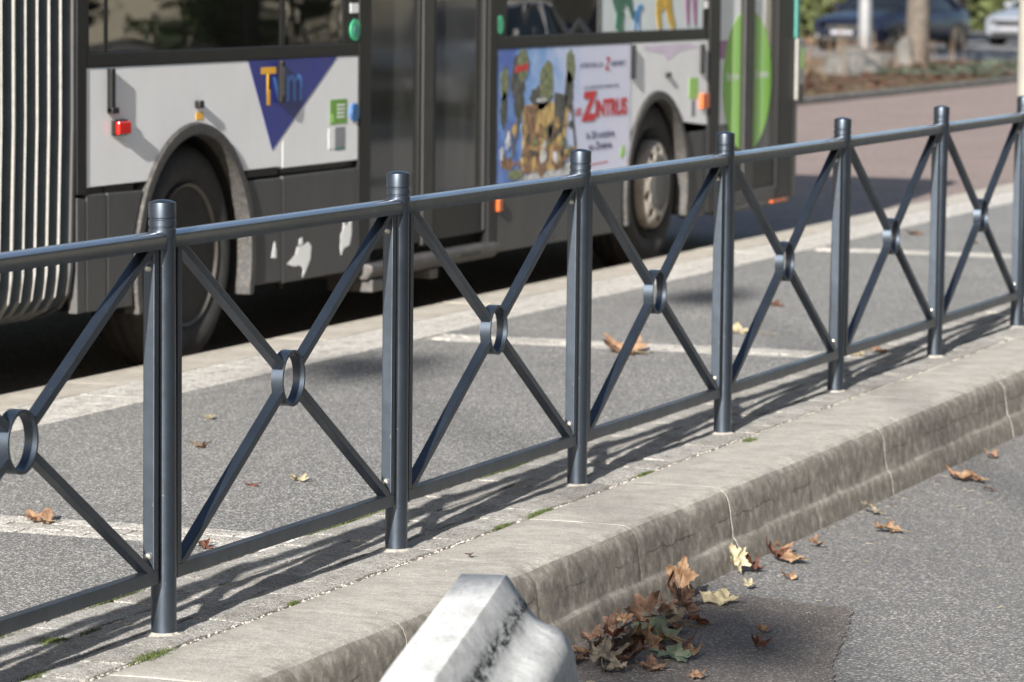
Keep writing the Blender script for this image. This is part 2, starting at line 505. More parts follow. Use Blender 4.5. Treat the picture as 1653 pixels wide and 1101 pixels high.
# ---------------------------------------------------------------- ground, roads, pavement
g = MB().prism([(-400, -150), (400, -150), (400, 600), (-400, 600)], 'z', -.6, -.30)
struct(obj('ground', g, 'far_road'))
struct(sheet('road', [(.30, -40), (9.0, -40), (9.0, 160), (.30, 160)], -.25, 'road'), 'grey asphalt road in front of the kerb')
random.seed(11)
pp = [(.505, 2.60), (.77, 2.585), (1.05, 2.50), (1.12, 2.2), (1.19, 1.9), (1.25, 1.6), (1.32, 1.36), (1.5, .7), (1.75, -.4), (2.0, -1.4), (.515, -1.4)]
pq = []
for i in range(len(pp)):
    a, b = Vector(pp[i]), Vector(pp[(i + 1) % len(pp)])
    n = max(1, int((b - a).length / .03))
    for k in range(n):
        q = a.lerp(b, k / n)
        if q.x > .53: q += Vector((random.uniform(-.006, .006), random.uniform(-.008, .008)))
        pq.append((q.x, q.y))
struct(sheet('road_patch', pq, -.246, 'patch', th=.02), 'brownish patch of asphalt at the kerb foot')
struct(sheet('bus_lane', [(-10.0, -40), (-2.80, -40), (-2.80, 160), (-10.0, 160)], -.10, 'lane', th=.19), 'reddish asphalt bus lane')

# the pavement strip between bus lane and kerb
random.seed(5)
def ragged(x0, x1, y0, y1, step=.05, amp=.006):
    pts = []
    n = int((y1 - y0) / step)
    for i in range(n + 1): pts.append((x0 + random.uniform(-amp, amp), y0 + (y1 - y0) * i / n))
    for i in range(n + 1): pts.append((x1 + random.uniform(-amp, amp), y1 - (y1 - y0) * i / n))
    return pts
STR = [(1.36, 1.66), (7.2, 7.5), (13.2, 13.5), (19.2, 19.5)]
pav = struct(link('pavement', None), 'asphalt pavement island with pale granite edging')
ys = [-6.0] + [q for s_ in STR for q in s_] + [45.0]
for i in range(0, len(ys), 2):
    obj('asphalt_surface', MB().prism(ragged(-2.262, -.365, ys[i], ys[i + 1], .04, .007), 'z', -.08, 0.0), 'asphalt', pav)
obj('mortar_bed', MB().box(-2.60, .104, -6, 45, -.09, -.0075), 'joint_grey', pav)
obj('island_core', MB().box(-2.87, .40, -6, 45, -.29, -.095), 'joint_dark', pav)

def sett_mesh(L, W, seed, mat='sett'):
    random.seed(seed)
    nx, ny = 3, 4
    V = []; F = []
    for j in range(ny):
        for i in range(nx):
            x = (i / (nx - 1) - .5) * W; y = (j / (ny - 1) - .5) * L
            edge = i in (0, nx - 1) or j in (0, ny - 1)
            x += random.uniform(-.003, .003); y += random.uniform(-.003, .003)
            V.append((x, y, (.0 if edge else .003) + random.uniform(-.002, .002)))
    for j in range(ny - 1):
        for i in range(nx - 1):
            a = j * nx + i; F.append((a, a + 1, a + nx + 1, a + nx))
    loop = [i for i in range(nx)] + [j * nx + nx - 1 for j in range(1, ny)] + [(ny - 1) * nx + i for i in range(nx - 2, -1, -1)] + [j * nx for j in range(ny - 2, 0, -1)]
    base = len(V)
    for k in loop:
        x, y, z = V[k]; V.append((x * 1.03, y * 1.02, -.05))
    for k in range(len(loop)):
        q = (k + 1) % len(loop)
        F.append((loop[k], base + k, base + q, loop[q]))
    m_ = MB().add(V, F)
    return mesh_from('sett', m_, mat, smooth=True, angle=50)
near_meshes = [sett_mesh(.2125, .1435, 100 + i) for i in range(6)]
cross_meshes = [sett_mesh(.194, .095, 200 + i, 'sett_pale') for i in range(5)]
setts = struct(link('granite_edging', None), 'rows of granite setts under and behind the railing')
random.seed(21)
rows = [.031, -.116, -.263]
for ri, rx in enumerate(rows):
    y = -1.05 + ri * .07
    while y < 9.6:
        o = link('sett', random.choice(near_meshes), setts, (rx + random.uniform(-.003, .003), y + .108, random.uniform(-.0015, .0015)))
        o.rotation_euler = (random.uniform(-.008, .008), random.uniform(-.012, .012), random.uniform(-.015, .015) + random.choice((0, pi)))
        y += .2165
def cross_strip(y0, parent, detail):
    for k in range(3):
        yy = y0 + .05 + k * .1
        x = -.43 - (k % 2) * .1
        while x > -2.22:
            o = link('sett', random.choice(cross_meshes), parent, (x, yy, random.uniform(-.001, .001)))
            o.rotation_euler = (0, 0, pi / 2 + random.uniform(-.015, .015))
            x -= .20
cross = struct(link('crossing_strip', None), 'strips of small granite setts across the asphalt')
cross_strip(1.36, cross, 1)
cross_strip(7.2, cross, 1)
cross_strip(13.2, cross, 1)
# the rough pale band beside the bus kerb, and the rest of the near rows, joined
def sett_field(x0, w, rows_, y0, y1, L, mb):
    for r0 in range(rows_):
        y = y0 + (r0 % 2) * L * .4
        while y < y1:
            ll = L * random.uniform(.85, 1.1)
            cx0 = x0 + r0 * w + .001; cx1 = x0 + (r0 + 1) * w - .001
            z = random.uniform(-.0008, .0008)
            j = lambda: random.uniform(-.002, .002)
            v = [(cx0 + j(), y + .001, z), (cx1 + j(), y + .001, z + j() * .5), (cx1 + j(), y + ll - .001, z), (cx0 + j(), y + ll - .001, z + j() * .5)]
            v += [(a, b, -.06) for a, b, c in v]
            mb.add(v, [(0, 1, 2, 3), (0, 4, 5, 1), (1, 5, 6, 2), (2, 6, 7, 3), (3, 7, 4, 0)])
            y += ll
mb = MB(); sett_field(-2.595, .165, 2, -5, 45, .24, mb)
o = obj('sett_band', mb, 'sett_pale', setts); o['kind'] = 'stuff'
mb = MB(); sett_field(-.336, .147, 3, 9.75, 45, .2165, mb); sett_field(-.336, .147, 3, -5.6, -1.1, .2165, mb)
o = obj('distant_setts', mb, 'sett', setts); o['kind'] = 'stuff'

# bus-side kerb stones
bk = struct(link('bus_kerb', None), 'smooth pale kerb stones along the bus lane')
me0 = None
for i in range(26):
    y = -1.0 + i * 1.0
    mb = MB()
    prof = [(-2.875, -.30), (-2.875, -.022), (-2.868, -.008), (-2.855, -.0015), (-2.605, .0), (-2.602, -.05), (-2.602, -.30)]
    mb.prism(prof, 'y', y + .003, y + .997)
    if me0 is None:
        me0 = mesh_from('kerb_stone', mb, 'kerb_far', (0, y, 0), True, angle=30)
    link('kerb_stone', me0, bk, (random.uniform(-.002, .002), y, random.uniform(-.001, .001)))

# front kerb stones: tall, rounded, worn
kerb = struct(link('kerb', None), 'tall worn concrete kerb between the railing and the road')
prof = [(.110, -.30), (.110, -.006), (.118, -.001), (.20, .0005), (.30, 0), (.395, -.001), (.420, -.005), (.437, -.013), (.449, -.026), (.457, -.046),
        (.461, -.075), (.465, -.105), (.470, -.135), (.474, -.158), (.4765, -.164), (.486, -.172), (.492, -.195), (.497, -.222), (.502, -.25), (.505, -.30)]
bounds = [-5.15, -4.2, -3.3, -2.35, -1.45, -.52, .46, 1.40, 2.26, 3.16, 4.05, 5.0, 5.92, 6.86, 7.78, 8.7, 9.6, 10.5, 11.4, 12.3, 13.3, 14.3, 15.3]
for bi in range(len(bounds) - 1):
    y0, y1 = bounds[bi] + .0008, bounds[bi + 1] - .0008
    n = 40
    V = []; F = []; k = len(prof)
    sh = random.uniform(-.0010, .0010); sz = random.uniform(-.0008, .0008)
    for j in range(n + 1):
        t = j / n; y = y0 + (y1 - y0) * t
        e = min(t, 1 - t) * (y1 - y0)
        er = max(0, .010 - e) * .22
        for (px, pz) in prof:
            top = pz > -.28
            wx = wz = 0
            if top and px > .115:
                q = Vector((px * 6, y * 5, pz * 9))
                w = noise.noise(q) * .0028 + noise.noise(q * 4) * .0016
                if pz < -.008: wx = w + sh - er
                if pz > -.06: wz = noise.noise(q + Vector((9, 3, 1))) * .002 - er * .7 + sz
                if -.2 < pz < -.15:
                    wx += noise.noise(Vector((y * 4.1, 3.3, pz * 20))) * .005; wz += noise.noise(Vector((y * 2.3, 8.3, 0))) * .012
                # chipped arris
                if -.03 < pz < 0 and px > .4:
                    ch = max(0, noise.noise(Vector((y * 3.1, 7.7, 0))) - .18) * .022 + max(0, noise.noise(Vector((y * 19, 2.7, 0))) - .2) * .008
                    wx -= ch * .6; wz -= ch * .5
            V.append((px + wx, y, pz + wz))
    for j in range(n):
        for i in range(k - 1):
            a = j * k + i
            F.append((a, a + 1, a + k + 1, a + k))
    F += [tuple(range(k)), tuple(range(n * k, n * k + k))[::-1]]
    obj('kerb_stone', MB().add(V, F), 'kerb', kerb, (0, 0, 0), True, angle=45)
obj('kerb_joint_filler', MB().prism([(.112, -.29), (.112, -.005), (.30, -.004), (.39, -.008), (.420, -.022), (.440, -.045), (.455, -.15), (.472, -.19), (.482, -.29)], 'y', -5.1, 15.3), 'joint_grey', kerb)
# rough line of mortar and gravel along the joint, moss tufts
random.seed(3)
mb = MB()
for i in range(1300):
    y = random.uniform(-1.2, 9.5); x = .1075 + random.gauss(0, .006)
    r0 = random.uniform(.0015, .0045)
    v = [(x + r0 * a + random.uniform(-.001, .001), y + r0 * b * 1.6, -.003 + r0 * c * .9) for a, b, c in ((1, 0, 0), (-1, 0, 0), (0, 1, 0), (0, -1, 0), (0, 0, 1.2))]
    mb.add(v, [(0, 2, 4), (2, 1, 4), (1, 3, 4), (3, 0, 4)])
o = tag(obj('joint_grit', mb, 'joint', smooth=True), 'loose pale grit along the joint behind the kerb stones', 'grit'); o['kind'] = 'stuff'
moss = [(.106, -.273, .028, .11), (-.19, -.19, .045, .05), (-.17, -.05, .012, .07), (.106, 2.36, .013, .12), (.106, 2.05, .010, .08), (.15, 4.36, .018, .06), (.106, .55, .008, .03),
        (-.345, .45, .012, .16), (-.35, 1.95, .012, .3), (-.35, -.35, .02, .2), (-.35, 3.3, .012, .25), (.106, 3.35, .008, .08), (-.02, -.62, .015, .1)]
mb = MB()
for (mx_, my, w, l) in moss:
    for i in range(int(2200 * max(.05, (w * l) / .02) ** .6)):
        x = mx_ + random.gauss(0, w * .45); y = my + random.gauss(0, l * .4)
        h = random.uniform(.003, .009); a = random.uniform(0, 6.28); s0 = random.uniform(.0015, .003)
        mb.add([(x - s0 * cos(a), y - s0 * sin(a), -.004), (x + s0 * cos(a), y + s0 * sin(a), -.004), (x + random.uniform(-.004, .004), y + random.uniform(-.004, .004), h)], [(0, 1, 2)])
o = tag(obj('moss', mb, 'moss'), 'small green moss tufts in the joints by the railing', 'moss'); o['kind'] = 'stuff'
# bright mortar collars at the post feet
# ---------------------------------------------------------------- railing
rail = thing('railing', 'grey blue metal railing with crossed braces and centre rings along the kerb', 'railing', (0, 0, 0))
H = 1.0609
basedx = {0: .004, 3: .0056, 4: -.011, 5: -.004, 6: -.003}
topdx = {0: -.002, 1: -.0023, 2: -.001, 3: -.0006, 5: .006, 6: .009}
prof = [(0, .0), (-.02, .0315), (0, .0315), (.978, .0315)]
pm = mesh_from('post', MB().lathe([(-.05, .0315), (.982, .0315)], (0, 0, 0), 'z', 36), 'paint', smooth=True)
capprof = [(.9735, .0322), (.9755, .0335), (.9965, .0335), (.998, .0325), (.9985, .0308), (1.0015, .0308), (1.002, .0325), (1.0035, .0335), (1.0175, .0335), (1.019, .0325), (1.0195, .0308),
           (1.0225, .0308), (1.023, .0325), (1.0245, .0335), (1.0575, .0335), (1.0600, .0330), (1.0612, .0318), (1.0650, .022), (1.0672, .011), (1.068, .0015)]
cm_ = mesh_from('cap', MB().lathe(capprof, (0, 0, 0), 'z', 40), 'paint', smooth=True, angle=28)
collar = MB()
for i in range(-3, 9):
    bx = basedx.get(i, 0); lean = topdx.get(i, 0) - bx
    p = link('post', pm, rail, (bx * .93, 1.5 * i + bx * .35, 0))
    p.rotation_euler = (-lean * .35 / H, lean * .93 / H, 0)
    c = link('cap', cm_, p, WL[p.name])
    c.location = (0, 0, 0)
    random.seed(40 + i)
    n = 26
    v = [(bx * .93, 1.5 * i, .007)]
    for k in range(n):
        a = 2 * pi * k / n; rr = .047 + random.uniform(-.009, .012)
        v.append((bx * .93 + .0325 * cos(a), 1.5 * i + .0325 * sin(a), .008))
        v.append((bx * .93 + rr * cos(a), 1.5 * i + rr * 1.3 * sin(a), -.003))
    f = []
    for k in range(n):
        a, b = 1 + 2 * k, 1 + 2 * ((k + 1) % n)
        f += [(0, a, b), (a, a + 1, b + 1, b)]
    mc = MB().add(v, f)
    obj('mortar_collar', mc, 'joint', rail, smooth=True)

def oriented_bar(p0, p1, w, d):
    """bar in the y-z plane of the panel: width w in plane, depth d in x"""
    p0, p1 = Vector(p0), Vector(p1)
    t = (p1 - p0).normalized(); nrm = Vector((0, -t.z, t.y)) * (w / 2); X = Vector((d / 2, 0, 0))
    v = [p + sx_ * X + sn * nrm for p in (p0, p1) for sx_ in (-1, 1) for sn in (-1, 1)]
    return MB().add(v, [(0, 1, 3, 2), (4, 6, 7, 5), (0, 4, 5, 1), (2, 3, 7, 6), (0, 2, 6, 4), (1, 5, 7, 3)])
Y0, Y1 = .052, 1.448
ZB0, ZB1 = .134, .168
ZT0, ZT1 = .950, .978
trp = [(-.0225, ZT0), (-.0225, ZT1)] + [(-.0225 * cos(pi * k / 12) * 1.0, ZT1 + .0145 * sin(pi * k / 12)) for k in range(1, 12)] + [(.0225, ZT1), (.0225, ZT0)]
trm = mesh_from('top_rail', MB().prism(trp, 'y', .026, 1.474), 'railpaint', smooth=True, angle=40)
brm = mesh_from('bottom_rail', MB().box(-.015, .015, Y0, Y1, ZB0, ZB1), 'paint', bevel=.0022)
upm = [mesh_from('upright', MB().box(-.015, .015, a, a + .026, ZB1 + .0002, ZT0 - .0002), 'paint', bevel=.0022) for a in (Y0, Y1 - .026)]
RC = (.75, .560); RR = .074
ringm = MB(); ringm.ringface(circ(RC[0], RC[1], RR, 48), circ(RC[0], RC[1], RR - .0075, 48), 'x', -.0165, .0165)
rgm = mesh_from('ring', ringm, 'paint', smooth=True, bevel=None, angle=40)
brs = []
for cy, cz in ((Y0 + .030, ZT0 + .004), (Y1 - .030, ZT0 + .004), (Y0 + .030, ZB1 - .004), (Y1 - .030, ZB1 - .004)):
    d = Vector((0, cy - RC[0], cz - RC[1])).normalized()
    st = Vector((0, RC[0], RC[1])) + d * (RR - .0035)
    brs.append(mesh_from('brace', oriented_bar((0, st.y, st.z), (0, cy, cz), .021, .0295), 'paint', bevel=.002))
bolt = mesh_from('bolt', MB().lathe([(0, .0095), (.004, .0090), (.0075, .006), (.0082, .0035)], (0, 0, 0), 'y', 14), 'zinc', smooth=True)
boltshank = mesh_from('bolt', MB().lathe([(0, .006), (.024, .006)], (0, 0, 0), 'y', 10), 'paint', smooth=True)
weldm = MB()
random.seed(9)
for cy, cz in ((Y1 - .046, ZB1 + .0015), (RC[0] - .058, RC[1] + .035), (RC[0] - .058, RC[1] - .035)):
    for k in range(9):
        r0 = random.uniform(.002, .004); x = -.013 + k * .0032; yy = cy + random.uniform(-.003, .003); zz = cz + random.uniform(-.001, .001)
        weldm.lathe([(-r0, r0 * .3), (-r0 * .6, r0 * .8), (0, r0), (r0 * .6, r0 * .8), (r0, r0 * .3)], (x, yy, zz), 'y', 6)
wdm = mesh_from('weld', weldm, 'weld', smooth=True)
for i in range(-3, 8):
    org = (0, 1.5 * i, 0)
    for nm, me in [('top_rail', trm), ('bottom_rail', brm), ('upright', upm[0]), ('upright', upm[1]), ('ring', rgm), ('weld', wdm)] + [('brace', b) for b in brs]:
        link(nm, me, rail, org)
    for (yy, zz) in ((Y1 - .026 - .0075, .205), (Y1 - .026 - .0075, .905)):
        o = link('bolt', bolt, rail, (0, 1.5 * i + yy + .0075, zz)); o.rotation_euler = (0, 0, pi)
    for yy in (Y1, .03):
        for zz in (.205, .905):
            link('bolt', boltshank, rail, (0, 1.5 * i + yy - .001, zz))

# ---------------------------------------------------------------- concrete barrier block in the foreground
ba = R(14.7)
BO = (1.116, -.708, -.25)
bar = [(.0, .578), (.050, .578), (.056, .572), (.075, .545), (.092, .520), (.104, .502), (.118, .486), (.138, .474), (.160, .466), (.176, .456), (.188, .440), (.197, .42), (.207, .37), (.216, .32), (.225, .18), (.23, 0)]
fp = [(-.068, 0), (-.066, .2), (-.060, .40), (-.053, .566), (-.048, .578)] + bar[1:]
mb = MB()
n = len(fp); V = []; F = []
ycs = [-1.5, -1.48, -1.2, -.9, -.6, -.3, -.1, -.016, -.004, 0]
for y in ycs:
    ins = .012 if y in (0, -1.5) else (.004 if y in (-.004, -1.48) else 0)
    for (x, z) in fp:
        r0 = max(0, 1 - ins / max(.05, abs(x))) if x else 1
        V.append((x * r0, y, z - (ins if z > .2 else 0)))
for j in range(len(ycs) - 1):
    for i in range(n):
        q = (i + 1) % n
        F.append((j * n + i, j * n + q, (j + 1) * n + q, (j + 1) * n + i))
F += [tuple(range(n)), tuple(range((len(ycs) - 1) * n, len(ycs) * n))[::-1]]
mb.add(V, F)
o = obj('barrier_block', mb, 'barrier', org=(0, 0, 0), smooth=True, angle=32)
o.location = BO; o.rotation_euler = (0, 0, ba)
tag(o, 'pale concrete traffic barrier with black rubber scuffs standing on the road beside the kerb', 'barrier')

# ---------------------------------------------------------------- fallen leaves
def leaf_mesh(name, seed, size, mat, curl=.35, lobes=5, stem=True, narrow=.85):
    random.seed(seed)
    n = 66; rings = 6
    off = random.uniform(0, 6)
    outline = []
    for k in range(n):
        t = 2 * pi * k / n
        ph = (lobes * (t - pi / 2) / (2 * pi)) % 1
        lob = (1 - 2 * min(ph, 1 - ph)) ** 1.25
        tooth = .075 * (1 if k % 3 == 0 else -.35)
        rr = .50 + .50 * lob + .16 * noise.noise(Vector((cos(t) * 2 + off, sin(t) * 2, seed))) + tooth + random.uniform(-.03, .03)
        rr *= 1 - .35 * max(0, -sin(t)) ** 3
        outline.append((rr * cos(t) * narrow, rr * sin(t)))
    V = [(0, 0, 0)]; F = []
    cx = random.uniform(-.6, .6); cy = random.uniform(-.6, .6)
    for r0 in range(1, rings + 1):
        s0 = r0 / rings
        for (x, y) in outline:
            V.append((x * s0, y * s0, 0))
    out = []
    for (x, y, z) in V:
        rad = sqrt(x * x + y * y)
        z = curl * (x * x * .9 + .35 * (y + cx * .3) ** 2 * (1 if cy > 0 else -1)) + .26 * noise.noise(Vector((x * 2.6 + off, y * 2.6, seed * .7))) + .09 * noise.noise(Vector((x * 7, y * 7, off))) + .10 * rad ** 3
        z -= .05 * math.exp(-abs(x) * 14)
        out.append((x * size, y * size, z * size))
    for k in range(n): F.append((0, 1 + k, 1 + (k + 1) % n))
    for r0 in range(rings - 1):
        for k in range(n):
            a = 1 + r0 * n + k; b = 1 + r0 * n + (k + 1) % n
            F.append((a, a + n, b + n, b))
    return mesh_from(name, MB().add(out, F), LM[mat], smooth=True, angle=80)
def leaf(x, y, z, size, mat, label, rot=(0, 0, 0), curl=.35, seed=0, lobes=5, stem=.9, group=None, narrow=.85):
    o = link('fallen_leaf', leaf_mesh('fallen_leaf', seed, size, mat, curl, lobes, narrow=narrow), None, (x, y, z))
    o.rotation_euler = rot
    tag(o, label, 'leaf', group)
    if stem:
        sb = MB().tube([(0, size * .2, .002), (0, -size * .45, .001), (size * .05, -size * (.6 + stem * .3), .004), (size * .12, -size * (.6 + stem), .006)], size * .022, 6, r2=size * .014)
        s_ = link('stem', mesh_from('stem', sb, LM['stem'], smooth=True), None, (0, 0, 0)); s_.parent = o; s_.location = (0, 0, 0)
    return o
Z = -.246
HEAP = [(.555, 1.60, .03, .07, 'brown', 'flat brown leaf wedged between kerb and barrier foot'), (.60, 1.42, .02, .08, 'tan', 'tan leaf spread flat under the lowest grey leaf'),
 (.66, 1.68, .03, .075, 'brown', 'dark folded leaf under the stretched grey green one'), (.62, 1.85, .03, .07, 'rust', 'rusty leaf half hidden in the middle of the heap by the kerb'),
 (.58, 2.30, .02, .05, 'brown', 'shrivelled brown leaf at the foot of the upright tan leaf'), (.70, 1.88, .02, .065, 'brown', 'brown leaf with curled rim at the right middle of the heap'),
 (.74, 1.72, .02, .06, 'tan', 'beige leaf peeping out right of the grey green stretched one'), (.79, 1.54, .015, .055, 'rust', 'small rust leaf flat beside the pointed grey green leaf'),
 (.66, 1.40, .035, .065, 'brown', 'crumpled brown leaf beside the lowest grey leaf'), (.75, 1.22, .02, .07, 'grey', 'greyish leaf cut by the lower picture edge'),
 (.83, 1.30, .01, .06, 'brown', 'thin brown leaf flat on the asphalt at the lower right of the heap'), (.64, 2.08, .015, .06, 'grey', 'grey curled leaf at the kerb behind the long stemmed one'),
 (.545, 1.88, .05, .055, 'tan', 'narrow tan leaf leaning on the kerb at the left of the heap'), (.68, 1.60, .06, .05, 'tan', 'small beige leaf lying on top of the stretched grey green one'),
 (.71, 1.42, .03, .07, 'rust', 'dark red leaf below the slanted orange brown leaf'), (.60, 1.30, .03, .08, 'brown', 'wide brown leaf at the barrier foot near the lower picture edge')]
GR = 'dead leaves lying in the gutter'
GP = 'dead leaves heaped against the kerb'
GW = 'dead leaves on the asphalt behind the railing'
leaf(.535, 2.43, Z + .07, .068, 'tan', 'tan lobed leaf standing upright against the kerb with its stem pointing up', (R(78), R(12), R(15)), .5, 1, 5, .9, GP)
leaf(.545, 2.98, Z + 0.049, 0.062, 'pale', 'pale yellow leaf standing on edge beyond the heap, casting a pointed shadow', (R(75), R(-28), R(60)), .45, 2, 5, 0, GP, .7)
for i_, (x_, y_, z_, s_, m_, l_) in enumerate(HEAP):
    random.seed(300 + i_)
    leaf(x_, y_, Z + z_ * .7, s_ * .9, m_, l_, (R(random.uniform(-18, 30)), R(random.uniform(-22, 22)), random.uniform(0, 6.28)), random.uniform(.5, 1.1), 300 + i_, 5, random.choice((0, 0, .6)), GP, random.uniform(.5, .85))
leaf(.66, 2.42, Z + .018, .088, 'pale', 'pale green and cream leaf lying flat between the heap and the upright yellow leaf', (R(8), R(-10), R(60)), .3, 3, 5, 0, GR, .62)
leaf(.60, 2.22, Z + .04, .085, 'brown', 'brown curled leaf leaning on the kerb under the upright tan leaf', (R(48), R(15), R(80)), .8, 4, 5, .6, GP)
leaf(.575, 1.98, Z + 0.039, 0.070, 'brown', 'reddish brown leaf with a raised tip at the upper left of the heap', (R(62), R(-25), R(35)), 1.1, 5, 5, .8, GP)
leaf(.565, 1.72, Z + 0.039, 0.053, 'brown', 'rust brown leaf standing folded next to the barrier', (R(82), R(10), R(-20)), .9, 6, 5, 0, GP, .5)
leaf(.66, 1.92, Z + 0.036, 0.075, 'grey', 'grey beige leaf with a long pale stem on top of the heap', (R(20), R(8), R(130)), .5, 7, 5, 1.0, GP)
leaf(.70, 1.72, Z + 0.029, 0.088, 'green', 'grey green leaf stretched across the middle of the heap', (R(14), R(-12), R(75)), .4, 8, 5, .5, GP)
leaf(.66, 1.50, Z + 0.033, 0.088, 'grey', 'ragged grey leaf low in the heap beside the barrier', (R(22), R(20), R(200)), .5, 9, 5, .4, GP)
leaf(.74, 1.54, Z + 0.036, 0.066, 'orange', 'orange brown leaf lying slanted in the middle of the heap', (R(35), R(25), R(40)), .5, 10, 5, .3, GP, .6)
leaf(.76, 1.34, Z + 0.026, 0.075, 'brown', 'dark brown leaf near the picture bottom of the heap', (R(20), R(-20), R(300)), .6, 11, 5, .3, GP)
leaf(.84, 1.46, Z + 0.019, 0.092, 'green', 'grey green pointed leaf at the outer right edge of the heap', (R(6), R(-16), R(70)), .3, 12, 5, 0, GP, .5)
leaf(.69, 1.30, Z + 0.033, 0.070, 'grey', 'pale grey leaf at the very bottom of the heap', (R(18), R(12), R(15)), .6, 13, 5, .5, GP)
leaf(.62, 1.58, Z + 0.039, 0.053, 'rust', 'small rusty red leaf tucked beside the barrier foot', (R(40), R(0), R(150)), .8, 14, 5, 0, GP)
leaf(.72, 2.05, Z + 0.013, 0.066, 'rust', 'rust coloured crumpled leaf at the right end of the heap', (R(10), R(20), R(100)), .9, 15, 5, .2, GP, .6)
leaf(.60, 2.12, Z + 0.023, 0.053, 'orange', 'small orange leaf scrap at the kerb in the heap', (R(30), R(30), R(10)), .9, 16, 5, 0, GP)
leaf(.80, 1.66, Z + 0.013, 0.053, 'brown', 'small brown folded leaf on the right slope of the heap', (R(12), R(10), R(220)), .8, 17, 5, 0, GP)
leaf(.57, 3.05, Z + .018, .05, 'rust', 'crumpled red brown leaf under the upright yellow leaf', (R(15), R(15), R(80)), 1.0, 18, 5, 0, GR)
leaf(.87, 1.52, Z + .015, .040, 'tan', 'little beige curled leaf right of the grey green pointed leaf', (R(20), R(-10), R(20)), 1.0, 19, 5, 0, GR)
leaf(.575, 3.28, Z + .022, .06, 'rust', 'red brown crumpled leaf against the kerb beyond the upright yellow leaf', (R(20), R(20), R(50)), .9, 20, 5, 0, GR)
leaf(.64, 3.27, Z + .020, .072, 'tan', 'flat tan leaf with a dark underside lying beyond the upright yellow leaf', (R(8), R(-8), R(70)), .4, 21, 5, .2, GR, .5)
leaf(.66, 2.72, Z + .012, .028, 'pale', 'tiny cupped cream leaf on bare asphalt', (R(20), R(10), R(0)), 1.0, 22, 5, 0, GR)
leaf(.72, 2.95, Z + .012, .036, 'orange', 'small orange brown leaf below the flat tan leaf', (R(10), R(5), R(50)), .7, 23, 5, 0, GR)
leaf(.61, 3.62, Z + .014, .038, 'orange', 'small bright orange leaf by the kerb', (R(15), R(10), R(100)), .8, 24, 5, 0, GR)
leaf(.73, 4.06, Z + .018, .075, 'tan', 'tan leaf with a long stem pointing right, alone on the grey road', (R(6), R(-6), R(60)), .4, 25, 5, .9, GR, .55)
leaf(.57, 4.46, Z + .022, .065, 'grey', 'grey brown leaf with one raised lobe at the kerb foot', (R(25), R(10), R(75)), .6, 26, 5, .2, GR, .55)
leaf(.67, 5.44, Z + .016, .115, 'orange', 'long ochre leaf lying across the gutter in the distance', (R(4), R(-5), R(70)), .35, 27, 5, .1, GR, .42)
leaf(.80, 5.22, Z + .008, .040, 'brown', 'small dark brown leaf scrap in front of the long ochre leaf', (R(6), R(5), R(60)), .6, 28, 5, 0, GR, .5)
leaf(.58, 6.15, Z + .012, .045, 'orange', 'small ochre leaf farthest along the gutter', (R(10), R(5), R(60)), .6, 29, 5, 0, GR)
leaf(1.00, 1.72, Z + .014, .038, 'rust', 'small curled rust leaf alone on the brown asphalt patch', (R(20), R(15), R(30)), 1.0, 30, 5, .6, GR)
leaf(.93, 1.98, Z + .010, .030, 'tan', 'small dull tan leaf inside the shadow on the brown asphalt patch', (R(10), R(10), R(30)), .8, 31, 5, 0, GR)
leaf(.98, 1.22, Z + .010, .034, 'orange', 'small orange leaf at the lower edge right of the heap', (R(10), R(-5), R(30)), .5, 32, 5, 0, GR)
leaf(.55, 3.45, Z + .016, .045, 'orange', 'curled orange leaf touching the kerb beside the small bright orange one', (R(30), R(15), R(60)), .9, 47, 5, 0, GR)
leaf(-1.15, 1.56, .012, .088, 'orange', 'pinkish brown leaf lying on the near strip of granite setts', (R(4), R(-8), R(60)), .35, 33, 5, .15, GW, .62)
leaf(-1.80, 4.1, .010, .055, 'pale', 'thin pale leaf on the asphalt, seen through the second panel near its left post', (R(-8), R(5), R(60)), .5, 34, 5, 0, GW, .5)
leaf(-1.48, 3.35, .010, .065, 'tan', 'tan leaf just below the thin pale leaf behind the railing', (R(-6), R(8), R(60)), .5, 35, 5, 0, GW, .5)
leaf(-.83, 2.70, .008, .042, 'pale', 'small whitish leaf in the middle of the asphalt behind the second panel', (R(5), R(5), R(60)), .6, 36, 5, 0, GW)
leaf(-.92, 2.55, .005, .045, 'rust', 'flat reddish leaf fragment beside the small whitish leaf', (0, 0, R(70)), .2, 37, 5, 0, GW, .35)
leaf(-1.22, 7.02, .022, .15, 'orange', 'large ochre leaf by the middle strip of setts behind the fourth panel', (R(6), R(-10), R(55)), .5, 38, 5, .3, GW, .7)
leaf(-1.08, 8.14, .012, .085, 'pale', 'cream leaf with a long pale stem behind the fifth panel', (R(4), R(-5), R(80)), .4, 39, 5, 1.6, GW, .55)
leaf(-1.33, 9.55, .010, .075, 'rust', 'reddish brown leaf in the shade behind the fifth panel', (R(4), R(5), R(60)), .5, 40, 5, 0, GW, .5)
leaf(-.30, 7.36, .012, .070, 'pale', 'yellow green leaf beside the orange one on the setts at the fifth post', (R(6), R(5), R(60)), .5, 41, 5, 0, GW, .6)
leaf(-.27, 7.56, .012, .070, 'orange', 'orange leaf beside the yellow green one on the setts', (R(4), R(-6), R(90)), .5, 42, 5, 0, GW, .6)
leaf(-.51, 1.31, .012, .050, 'rust', 'curled brown leaf at the foot of the first post, behind the bottom rail', (R(15), R(10), R(60)), .9, 43, 5, 0, GW, .6)
leaf(-2.02, 14.8, .012, .10, 'brown', 'blurred brown leaf far along the asphalt behind the sixth panel', (R(4), R(5), R(60)), .4, 44, 5, 0, GW, .6)
leaf(-1.5, 14.2, .012, .07, 'orange', 'blurred orange speck of a leaf right of the far brown leaf', (R(4), R(5), R(20)), .4, 45, 5, 0, GW, .6)
